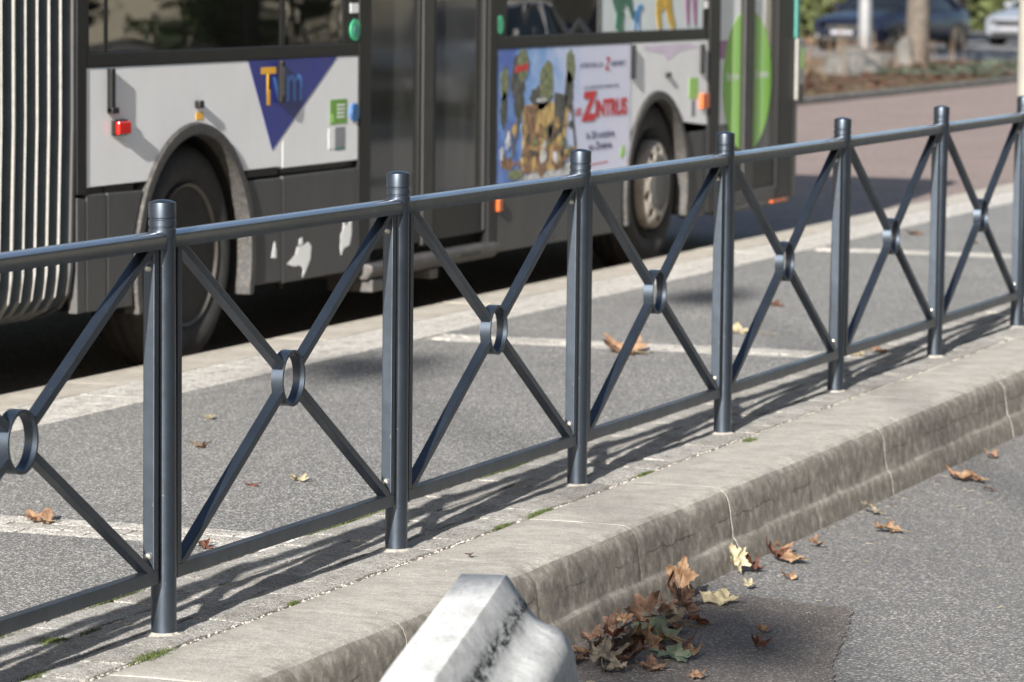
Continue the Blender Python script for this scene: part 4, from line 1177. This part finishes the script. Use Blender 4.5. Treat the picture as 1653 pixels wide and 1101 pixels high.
# bellows
N = 15; yb0, yb1 = 3.80, 5.27
per = (yb1 - yb0) / N
def sect(o_):   # bus cross-section outline (x, z) shrunk by o_, with tucked-under lower corner
    zb = .20; a = X - o_; b = -5.45 + o_
    pts = [(a - .30, zb + o_), (a - .13, zb + .02 + o_), (a - .05, zb + .06 + o_), (a - .012, zb + .12 + o_), (a, zb + .22 + o_ * .5), (a, 1.0), (a, 2.5), (a - .04, 2.72 - o_), (a - .14, 2.84 - o_), (a - .4, 2.9 - o_)]
    pts += [(b + .4, 2.9 - o_), (b + .14, 2.84 - o_), (b + .04, 2.72 - o_), (b, 2.5), (b, .42), (b + .05, zb + .06 + o_), (b + .3, zb + o_)]
    return pts
def bend(y, z): return y - .045 * max(0, (1.1 - z)) ** 1.5
def loftb(levels, mb):
    k = None; V = []; F = []
    for (y, o_) in levels:
        s0 = sect(o_); k = len(s0)
        V += [(px_, bend(y, z), z) for px_, z in s0]
    for j in range(len(levels) - 1):
        for i in range(k):
            q = (i + 1) % k
            F.append((j * k + i, j * k + q, (j + 1) * k + q, (j + 1) * k + i))
    return mb.add(V, F)
for i in range(N):
    y = yb0 + i * per
    w = per
    if i == N - 1: lv_w = .02
    sw = random.uniform(.005, .0125)
    fold = [(y + .012, .012), (y + .018, .035), (y + per * .45, .075), (y + per * .62, .085), (y + per * .8, .07), (y + per - .003, .02), (y + per - .001, .010)]
    bl = obj('bellows_fold', loftb(fold, MB()), 'fabric', bus, smooth=True)
    obj('fold_edge', loftb([(y, .018), (y + .001, .0), (y + sw, random.uniform(-.002, .004)), (y + sw + .0015, .018)], MB()), 'alu', bl)
obj('bellows_frame', loftb([(yb1, .02), (yb1 + .002, .0), (yb1 + .026, .0), (yb1 + .03, .02)], MB()), 'skirt', bus)
# rear section behind the bellows (outside the picture on the left)
obj('rear_body', MB().box(-5.45, X, -3.6, 3.68, .25, 1.27), 'white', bus, bevel=.01)
obj('rear_roof', MB().prism(roof, 'y', -3.6, 3.68), 'white', bus)
obj('rear_window', MB().box(-5.44, X - .01, -3.55, 3.65, 1.275, 2.44), 'doorglass', bus)
# ---------------------------------------------------------------- far verge, trees, cars, poles
random.seed(31)
mb = MB()
vp = [(-10.0, 24), (-9.9, 40), (-9.95, 60), (-10.6, 62.5), (-13.2, 61.5), (-20, 60), (-34, 60), (-34, 24)]
struct(obj('verge', MB().prism(vp, 'z', -.28, -.04), 'soil'), 'strip of earth and dead leaves beyond the bus lane')
vk = struct(link('verge_kerb', None), 'worn grey kerb along the far verge')
for i in range(38):
    y = 24 + i * 1.0
    obj('kerb_stone', MB().box(-10.0, -9.82, y + .01, y + .99, -.28, -.02), 'stone', vk, bevel=.02)
struct(sheet('car_park', [(-60, 62.5), (-10.02, 62.5), (-10.02, 150), (-60, 150)], -.096, 'far_road', th=.18), 'grey asphalt of the side road where cars are parked')
# leaf litter and dry stems on the verge: nobody could count them
def litter(name, label, cat, area, n, size, mat, hz=.05):
    mb = MB()
    for i in range(n):
        x = random.uniform(area[0], area[1]); y = random.uniform(area[2], area[3]); a = random.uniform(0, 6.28); s0 = size * random.uniform(.6, 1.3); zz = area[4] + random.uniform(.0, hz)
        t = random.uniform(-.4, .6)
        mb.add([(x + s0 * cos(a), y + s0 * sin(a), zz), (x + s0 * cos(a + 2), y + s0 * sin(a + 2), zz + s0 * t), (x + s0 * cos(a + 3.3), y + s0 * sin(a + 3.3), zz + s0 * t * .6), (x + s0 * cos(a + 4.6), y + s0 * sin(a + 4.6), zz)], [(0, 1, 2, 3)])
    o = tag(obj(name, mb, mat), label, cat); o['kind'] = 'stuff'; return o
litter('dead_leaves', 'carpet of orange dead leaves on the far verge', 'leaves', (-13.5, -10.05, 30, 60, -.03), 1500, .07, LM['rust'])
litter('dead_leaves', 'brown dead leaves spread between the stones of the far verge', 'leaves', (-19, -10.05, 34, 60, -.03), 2600, .08, LM['brown'])
litter('dead_leaves', 'line of pale dead leaves under the dark hedge', 'leaves', (-32, -18.0, 74, 79, -.08), 1800, .12, LM['tan'])
litter('grass', 'short yellowish grass at the right end of the far verge', 'grass', (-12.4, -10.1, 50, 61, -.03), 2500, .06, LM['green'], .06)
mb = MB()
for i in range(420):
    x = random.uniform(-17, -12.2); y = random.uniform(44, 57); h = random.uniform(.2, .65); a = random.uniform(-.2, .2)
    mb.tube([(x, y, -.05), (x + a * h * .5, y + a * .2, h * .5), (x + a * h, y, h)], .010, 4, cap=False, r2=.004)
o = tag(obj('dry_stems', mb, 'winter'), 'dry brown plant stems standing on the far verge', 'plants'); o['kind'] = 'stuff'
def rock(x, y, s0, seed, label):
    random.seed(seed)
    bm = bmesh.new(); bmesh.ops.create_icosphere(bm, subdivisions=3, radius=1)
    for v in bm.verts:
        n = noise.noise(v.co * 1.1 + Vector((seed, 0, 0))) * .35 + noise.noise(v.co * 3 + Vector((seed, 2, 0))) * .12
        v.co = Vector((v.co.x * s0[0], v.co.y * s0[1], max(-.3, v.co.z) * s0[2])) * (1 + n)
    me = bpy.data.meshes.new('rock'); bm.to_mesh(me); bm.free(); me.materials.append(M['stone'])
    for p in me.polygons: p.use_smooth = True
    o = link('rock', me, None, (x, y, 0)); tag(o, label, 'rock', 'grey stones on the far verge')
rock(-13.3, 53.5, (.55, .5, .36), 1, 'large pale grey rock directly under the pale lamp pole')
rock(-14.6, 51.0, (.55, .5, .30), 2, 'low grey rock near the bus front on the far verge')
rock(-13.0, 55.6, (.18, .2, .5), 3, 'narrow upright whitish rock left of the near tree trunk')
rock(-15.6, 56.0, (.7, .5, .35), 4, 'flat dark grey rock behind the others on the far verge')
rock(-12.6, 50.6, (.45, .45, .30), 5, 'rounded grey rock between the low one and the large pale one')

leafc = None
def crown_mesh(seed, R_=(2.2, 2.2, 1.8), n=2600, size=.16, name='crown', mat='foliage'):
    random.seed(seed)
    cl = [(random.gauss(0, .45), random.gauss(0, .45), random.gauss(0, .4), random.uniform(.25, .5)) for _ in range(26)]
    mb = MB()
    for i in range(n):
        c = random.choice(cl)
        p = Vector((random.gauss(0, 1), random.gauss(0, 1), random.gauss(0, 1))).normalized() * c[3] * random.uniform(.3, 1) ** .5
        q = Vector(((c[0] + p.x) * R_[0], (c[1] + p.y) * R_[1], (c[2] + p.z) * R_[2]))
        a = Vector((random.gauss(0, 1), random.gauss(0, 1), random.gauss(0, .6))).normalized(); b = a.orthogonal().normalized(); s0 = size * random.uniform(.6, 1.3)
        mb.add([q - a * s0, q + b * s0 * .6, q + a * s0, q - b * s0 * .6], [(0, 1, 2, 3)])
    return mesh_from(name, mb, mat)
crowns = [crown_mesh(s0) for s0 in (1, 2, 3)]
def tree(x, y, r0, h, label, z=-.1, lean=0, bark='bark', crown=True, k=0, cr=1.0, group='trees along the street'):
    t = thing('street_tree', label, 'tree', (x, y, z), group)
    random.seed(int(x * 100 + y))
    path = [(x + lean * i / 6 + random.uniform(-.04, .04) * (i > 0), y + random.uniform(-.04, .04) * (i > 0), z + h * i / 6) for i in range(7)]
    mb = MB().tube([(x, y, z - .05), (x, y, z + .12)], r0 * 1.5, 12, r2=r0 * 1.08)
    mb.tube([(x, y, z + .12)] + path[1:], r0 * 1.08, 12, r2=r0 * .7)
    obj('trunk', mb, bark, t, smooth=True)
    top = Vector(path[-1])
    for b in range(5):
        a = b * 1.257 + random.uniform(-.3, .3); l = random.uniform(1.2, 2.0)
        obj('branch', MB().tube([top - Vector((0, 0, .1 * b)), top + Vector((cos(a) * l * .5, sin(a) * l * .5, l * .6)), top + Vector((cos(a) * l, sin(a) * l, l * 1.4))], r0 * .45, 7, r2=.03), bark, t, smooth=True)
    if crown:
        c = link('crown', crowns[k % 3], t, (x + lean, y, z + h + 1.7)); c.scale = (cr, cr, cr); c.rotation_euler = (0, 0, random.uniform(0, 6))
    return t
tree(-13.35, 57.6, .205, 3.4, 'nearest grey tree trunk standing on the far verge in front of the dark car', k=0, lean=.1)
tree(-17.4, 76.8, .16, 3.6, 'darker tree trunk behind, between the two parked cars', bark='bark_dark', k=1)
# hedge
random.seed(55)
h = thing('hedge', 'tall dark green hedge behind the bus front', 'hedge', (-24, 82, -.1))
for k in range(6):
    bxh = -34 + k * 2.6
    mbh = MB()
    for i in range(1500):
        p = (bxh + random.uniform(-1.5, 1.5), 81 + random.gauss(0, .5), random.uniform(.4, 4.5) if random.random() < .85 else random.uniform(.1, .6))
        a = Vector((random.gauss(0, 1), random.gauss(0, .6), random.gauss(0, 1))).normalized(); b = a.orthogonal().normalized(); s0 = random.uniform(.08, .2)
        q = Vector(p); mbh.add([q - a * s0, q + b * s0 * .7, q + a * s0, q - b * s0 * .7], [(0, 1, 2, 3)])
    obj('foliage', mbh, 'hedge', h)
mbh = MB()
for i in range(60):
    x = random.uniform(-35, -19.5); mbh.tube([(x, 80.6 + random.uniform(-.4, .4), -.1), (x + random.uniform(-.2, .2), 80.6, 1.6)], .03, 5)
obj('stems', mbh, 'winter', h)
obj('core', MB().box(-36, -19.2, 81.2, 82.4, -.1, 4.6), 'hedge', h)
random.seed(66)
h = thing('hedge', 'dark bushes far behind the parked cars', 'hedge', (-14, 98, -.1))
mbh = MB()
for i in range(9000):
    q = Vector((random.uniform(-31, -9), 98 + random.gauss(0, .8), random.uniform(0, 6)))
    a = Vector((random.gauss(0, 1), random.gauss(0, .6), random.gauss(0, 1))).normalized(); b = a.orthogonal().normalized(); s0 = random.uniform(.12, .28)
    mbh.add([q - a * s0, q + b * s0 * .7, q + a * s0, q - b * s0 * .7], [(0, 1, 2, 3)])
obj('foliage', mbh, 'hedge', h)
obj('core', MB().box(-31, -9, 98.4, 100, -.1, 6), 'hedge', h)
# poles
p = thing('lamp_pole', 'pale grey pole standing behind the rocks on the far verge', 'pole', (-16.05, 64.0, -.05))
obj('shaft', MB().lathe([(0, .135), (1.0, .132), (1.02, .125), (8, .08)], (-16.05, 64.0, -.05), 'z', 20), 'galv', p, smooth=True)
obj('base_plate', MB().box(-16.28, -15.82, 63.77, 64.23, -.05, -.02), 'galv', p)
obj('lamp_arm', MB().tube([(-16.05, 64.0, 7.9), (-15.4, 63.6, 8.2), (-14.5, 63.1, 8.25)], .04, 8), 'galv', p, smooth=True)
p = thing('sign_post', 'beige post at the right edge behind the last railing post', 'post', (-.917, 13.0, 0))
obj('shaft', MB().lathe([(0, .055), (3.2, .055)], (-.917, 13.0, 0), 'z', 24), 'beige', p, smooth=True)
obj('sign_plate', MB().box(-1.17, -.66, 12.93, 12.955, 2.45, 3.1), 'galv', p, bevel=.01)

# cars: built facing -y, origin on the ground under the middle
def car_body_mesh(mat):
    # stations along y: (y, half width, z bottom, z belt, top z of body)
    st = [(-2.12, .55, .38, .55, .62), (-2.06, .72, .26, .60, .70), (-1.9, .82, .22, .66, .78), (-1.5, .865, .20, .74, .88), (-1.0, .875, .20, .80, .97), (-.85, .875, .20, .82, .99),
          (0, .88, .20, .86, .98), (.9, .88, .20, .88, .98), (1.5, .87, .22, .88, .99), (1.85, .84, .26, .84, .98), (2.02, .78, .32, .80, .92), (2.08, .66, .42, .72, .80)]
    V = []; F = []; n = 14
    for (y, w, z0, zb, zt) in st:
        sec = [(-w * .86, z0), (-w * .98, z0 + .10), (-w, z0 + .28), (-w * .99, zb), (-w * .93, (zb + zt) / 2 + .01), (-w * .80, zt - .01), (-w * .4, zt + .015),
               (w * .4, zt + .015), (w * .80, zt - .01), (w * .93, (zb + zt) / 2 + .01), (w * .99, zb), (w, z0 + .28), (w * .98, z0 + .10), (w * .86, z0)]
        V += [(a, y, b) for a, b in sec]
    for j in range(len(st) - 1):
        for i in range(n):
            q = (i + 1) % n; F.append((j * n + i, j * n + q, (j + 1) * n + q, (j + 1) * n + i))
    F += [tuple(range(n)), tuple(range((len(st) - 1) * n, len(st) * n))[::-1]]
    return mesh_from('body', MB().add(V, F), mat, smooth=True, angle=50)
def loft_xz(name, secs, mat, parent):
    V = []; F = []; n = len(secs[0][1])
    for y, s0 in secs: V += [(a, y, b) for a, b in s0]
    for j in range(len(secs) - 1):
        for i in range(n):
            q = (i + 1) % n; F.append((j * n + i, j * n + q, (j + 1) * n + q, (j + 1) * n + i))
    F += [tuple(range(n)), tuple(range((len(secs) - 1) * n, len(secs) * n))[::-1]]
    o = link(name, mesh_from(name, MB().add(V, F), mat, smooth=True, angle=40), parent)
    o.location = (0, 0, 0)
    return o
def car(loc, rz, mat, label, group='cars parked beyond the verge'):
    t = thing('parked_car', label, 'car', loc, group); t.rotation_euler = (0, 0, rz)
    def part(name, mb, m_, par=t, **kw):
        o = link(name, mesh_from(name, mb, m_, **kw), par); o.location = (0, 0, 0); return o
    b = link('body', car_body_mesh(mat), t); b.location = (0, 0, 0)
    def sec(w0, w1, z0, z1): return [(-w0, z0), (-w1, z1 - .02), (-w1 * .85, z1), (w1 * .85, z1), (w1, z1 - .02), (w0, z0)]
    loft_xz('cabin_glass', [(-.98, sec(.74, .72, .95, .99)), (-.45, sec(.78, .62, .95, 1.36)), (.2, sec(.79, .63, .95, 1.41)), (1.1, sec(.78, .60, .95, 1.37)), (1.72, sec(.72, .66, .95, 1.0))], 'carglass', t)
    loft_xz('roof', [(-.40, [(-.63, 1.36), (-.55, 1.41), (.55, 1.41), (.63, 1.36)]), (.2, [(-.65, 1.40), (-.56, 1.46), (.56, 1.46), (.65, 1.40)]), (1.15, [(-.62, 1.36), (-.54, 1.42), (.54, 1.42), (.62, 1.36)])], mat, t)
    for s in (-1, 1):
        part('windscreen_pillar', MB().tube([(s * .75, -.97, .97), (s * .62, -.42, 1.38)], .03, 6), mat)
        part('door_pillar', MB().tube([(s * .785, .25, .95), (s * .645, .25, 1.40)], .035, 6), mat)
        part('rear_pillar', MB().tube([(s * .74, 1.6, .97), (s * .61, 1.12, 1.38)], .06, 6), mat)
        part('headlight', MB().add([(s * .42, -2.10, .58), (s * .78, -1.93, .62), (s * .82, -1.72, .74), (s * .45, -2.00, .70), (s * .43, -2.05, .60), (s * .75, -1.88, .62), (s * .78, -1.75, .70), (s * .47, -1.95, .68)],
             [(0, 1, 2, 3), (4, 7, 6, 5), (0, 4, 5, 1), (1, 5, 6, 2), (2, 6, 7, 3), (3, 7, 4, 0)]), 'lamp', smooth=True, bevel=.01)
        part('mirror', MB().box(min(s * .86, s * 1.02), max(s * .86, s * 1.02), -.75, -.62, .98, 1.10), mat, bevel=.02)
        part('fog_lamp', MB().lathe([(0, .05), (-.02, .05)], (s * .6, -2.07, .36), 'y', 12), 'lamp')
        for yy in (-1.32, 1.30):
            w = part('wheel', MB().lathe([(-.10, .20), (-.10, .29), (-.07, .315), (.07, .315), (.10, .29), (.10, .20)], (s * .80, yy, .315), 'x', 24), 'tyre', smooth=True)
            part('rim', MB().lathe([(-.095, .19), (0, .2), (.105, .2), (.108, .16), (.09, .15), (.10, .05), (.105, .01)] if s > 0 else [(-.105, .01), (-.10, .05), (-.09, .15), (-.108, .16), (-.105, .2), (0, .2), (.095, .19)], (s * .80, yy, .315), 'x', 20), 'chrome' if mat != 'carblue' else 'rim', w, smooth=True)
            part('wheel_gap', MB().lathe([(-.02, .36), (.02, .36)], (s * .862, yy, .33), 'x', 24), 'dark')
    part('grille', MB().box(-.38, .38, -2.135, -2.09, .50, .62), 'seal', bevel=.01)
    part('lower_grille', MB().box(-.5, .5, -2.12, -2.05, .26, .36), 'seal', bevel=.01)
    part('number_plate', MB().box(-.26, .26, -2.15, -2.136, .40, .49), 'greytag')
    part('chrome_bar', MB().box(-.12, .12, -2.145, -2.136, .54, .57), 'chrome')
    return t
c1 = car((-17.45, 71.2, -.096), R(-14), 'carblue', 'dark blue parked car seen from its front left, behind the pale pole')
c2 = car((-15.75, 79.5, -.096), R(-18), 'cargrey', 'grey parked car with a bright headlamp at the right edge of the picture')

c1.scale = (1, 1, .9); c2.scale = (1, 1, .9)
# ---------------------------------------------------------------- the other side of the street (reflections in the bus glass, plus unseen sky blockers)
struct(sheet('far_pavement', [(9.0, -40), (60, -40), (60, 160), (9.0, 160)], -.12, 'far_road', th=.2), 'pavement across the road')
for i, (yy, xx) in enumerate(((28, 10.6), (34, 14.4), (43, 13.5), (51, 20.6), (57, 25.0), (58, 17.8))):
    tree(xx, yy, .17, 2.6, ['first', 'second', 'third', 'fourth', 'fifth', 'sixth'][i] + ' street tree on the opposite pavement, mirrored in the bus windows', z=-.12, k=i, cr=1.25, group='trees on the opposite pavement')
crowns.append(crown_mesh(9, (2.2, 2.2, 1.6), 5200, .15))
for i, (yy, xx) in enumerate(((-6, 12.0), (2, 12.6), (9, 12.0), (16, 12.5), (23, 16.0), (12, 17.5), (31, 19.0))):  # dense trees added out of view to hold back sky light
    t_ = tree(xx, yy, .2, 4.2, ['eighth', 'ninth', 'tenth', 'eleventh', 'twelfth', 'thirteenth', 'fourteenth'][i] + ' street tree on the opposite pavement, with a dense green crown', z=-.12, k=i, cr=2.0, group='trees on the opposite pavement')
    [c_ for c_ in t_.children if c_.name.startswith('crown')][0].data = crowns[3]
fb = thing('apartment_building', 'unseen long pale building across the road, there to block sky light', 'building', (24, 0, -.12))  # out-of-view mass that cuts the sky fill from the right
obj('wall', MB().box(24, 32, -60, 18, -.12, 11), 'facade', fb)
wm = mesh_from('window', MB().box(-.05, .02, -.6, .6, -.8, .8), 'carglass')
for k in range(18):
    for zz in (1.9, 5.0, 8.2):
        link('window', wm, fb, (23.99, -57 + k * 4, zz))
car((7.7, 37.0, -.246), R(4), 'carsilver', 'silver car parked across the road, mirrored in the bus doors', 'cars across the road')
car((7.7, 43.6, -.246), R(-2), 'carblue', 'dark car parked across the road, mirrored in the bus glass', 'cars across the road')

eb = thing('apartment_building', 'pale sunlit building closing the street, mirrored in the bus windows', 'building', (22, 62, -.12))
obj('wall', MB().box(12.5, 60, 66, 74, -.12, 14), 'facade', eb)
for k in range(9):
    for zz in (2.6, 5.6, 8.6):
        o = link('window', wm, eb, (15 + k * 5, 65.99, zz)); o.rotation_euler = (0, 0, pi / 2)
# unseen tree added up-sun, leaf clumps placed to cast the soft patches of shade
t = thing('street_tree', 'unseen tree added behind the viewpoint, its leaf clumps set to shade small patches of the ground', 'tree', (10.5, -24, -.25), 'trees along the street')
obj('trunk', MB().tube([(10.5, -24, -.3), (10.45, -24, 2), (10.55, -24.1, 4.2), (10.3, -24, 6.5)], .2, 12, r2=.09), 'bark', t, smooth=True)
c = link('crown', crowns[0], t, (11.0, -25, 4.6)); c.scale = (1.2, .9, .7)
sv = Vector((sin(R(SUN_AZ)) * cos(R(SUN_EL)), -cos(R(SUN_AZ)) * cos(R(SUN_EL)), sin(R(SUN_EL))))
random.seed(12)
for (tx, ty, tz, hh, rx, ry, rz, n) in ((.78, 2.0, -.25, 9.0, .26, .3, .17, 230), (.98, 1.72, -.25, 9.3, .16, .2, .10, 90), (1.10, -.62, .33, 8.6, .13, .2, .10, 90), (-2.0, 6.0, 0, 9.6, .30, .3, .16, 230), (-1.8, 9.9, 0, 9.4, .2, .3, .17, 170), (.7, 1.25, -.2, 8.8, .16, .2, .12, 60)):
    p = Vector((tx, ty, tz)); q = p + sv * ((hh - tz) / sv.z)
    mbc = MB()
    for i in range(n):
        d = Vector((random.gauss(0, .5) * rx, random.gauss(0, .5) * ry, random.gauss(0, .5) * rz)) + q
        a = Vector((random.gauss(0, 1), random.gauss(0, .6), random.gauss(0, 1))).normalized(); b2 = a.orthogonal().normalized(); s0 = random.uniform(.03, .06)
        mbc.add([d - a * s0, d + b2 * s0 * .7, d + a * s0, d - b2 * s0 * .7], [(0, 1, 2, 3)])
    obj('shade_leaf_clump', mbc, 'foliage', t)
    obj('branch', MB().tube([(10.35, -24, 6.0), ((10.35 + q.x) / 2, (q.y - 24) / 2, (6.0 + q.z) / 2 - .3), tuple(q)], .045, 6, r2=.012), 'bark', t)

for i, (sx2, sy2, sc2, nm2) in enumerate(((17.5, 61, .42, 'low green shrub by the third trunk across the road'), (20.5, 57.5, .36, 'round green shrub between two trunks across the road'), (23.2, 62, .5, 'broad green shrub in front of the sunlit building'),
                                       (26.8, 60, .33, 'small green shrub at the far end of the sunlit building'), (15.2, 58, .3, 'small green shrub nearest the road across the street'))):
    o = link('shrub', crowns[i % 3], None, (sx2, sy2, .55)); o.scale = (sc2, sc2, sc2 * .8); o.rotation_euler = (0, 0, i)
    tag(o, nm2, 'shrub', 'shrubs on the opposite pavement')
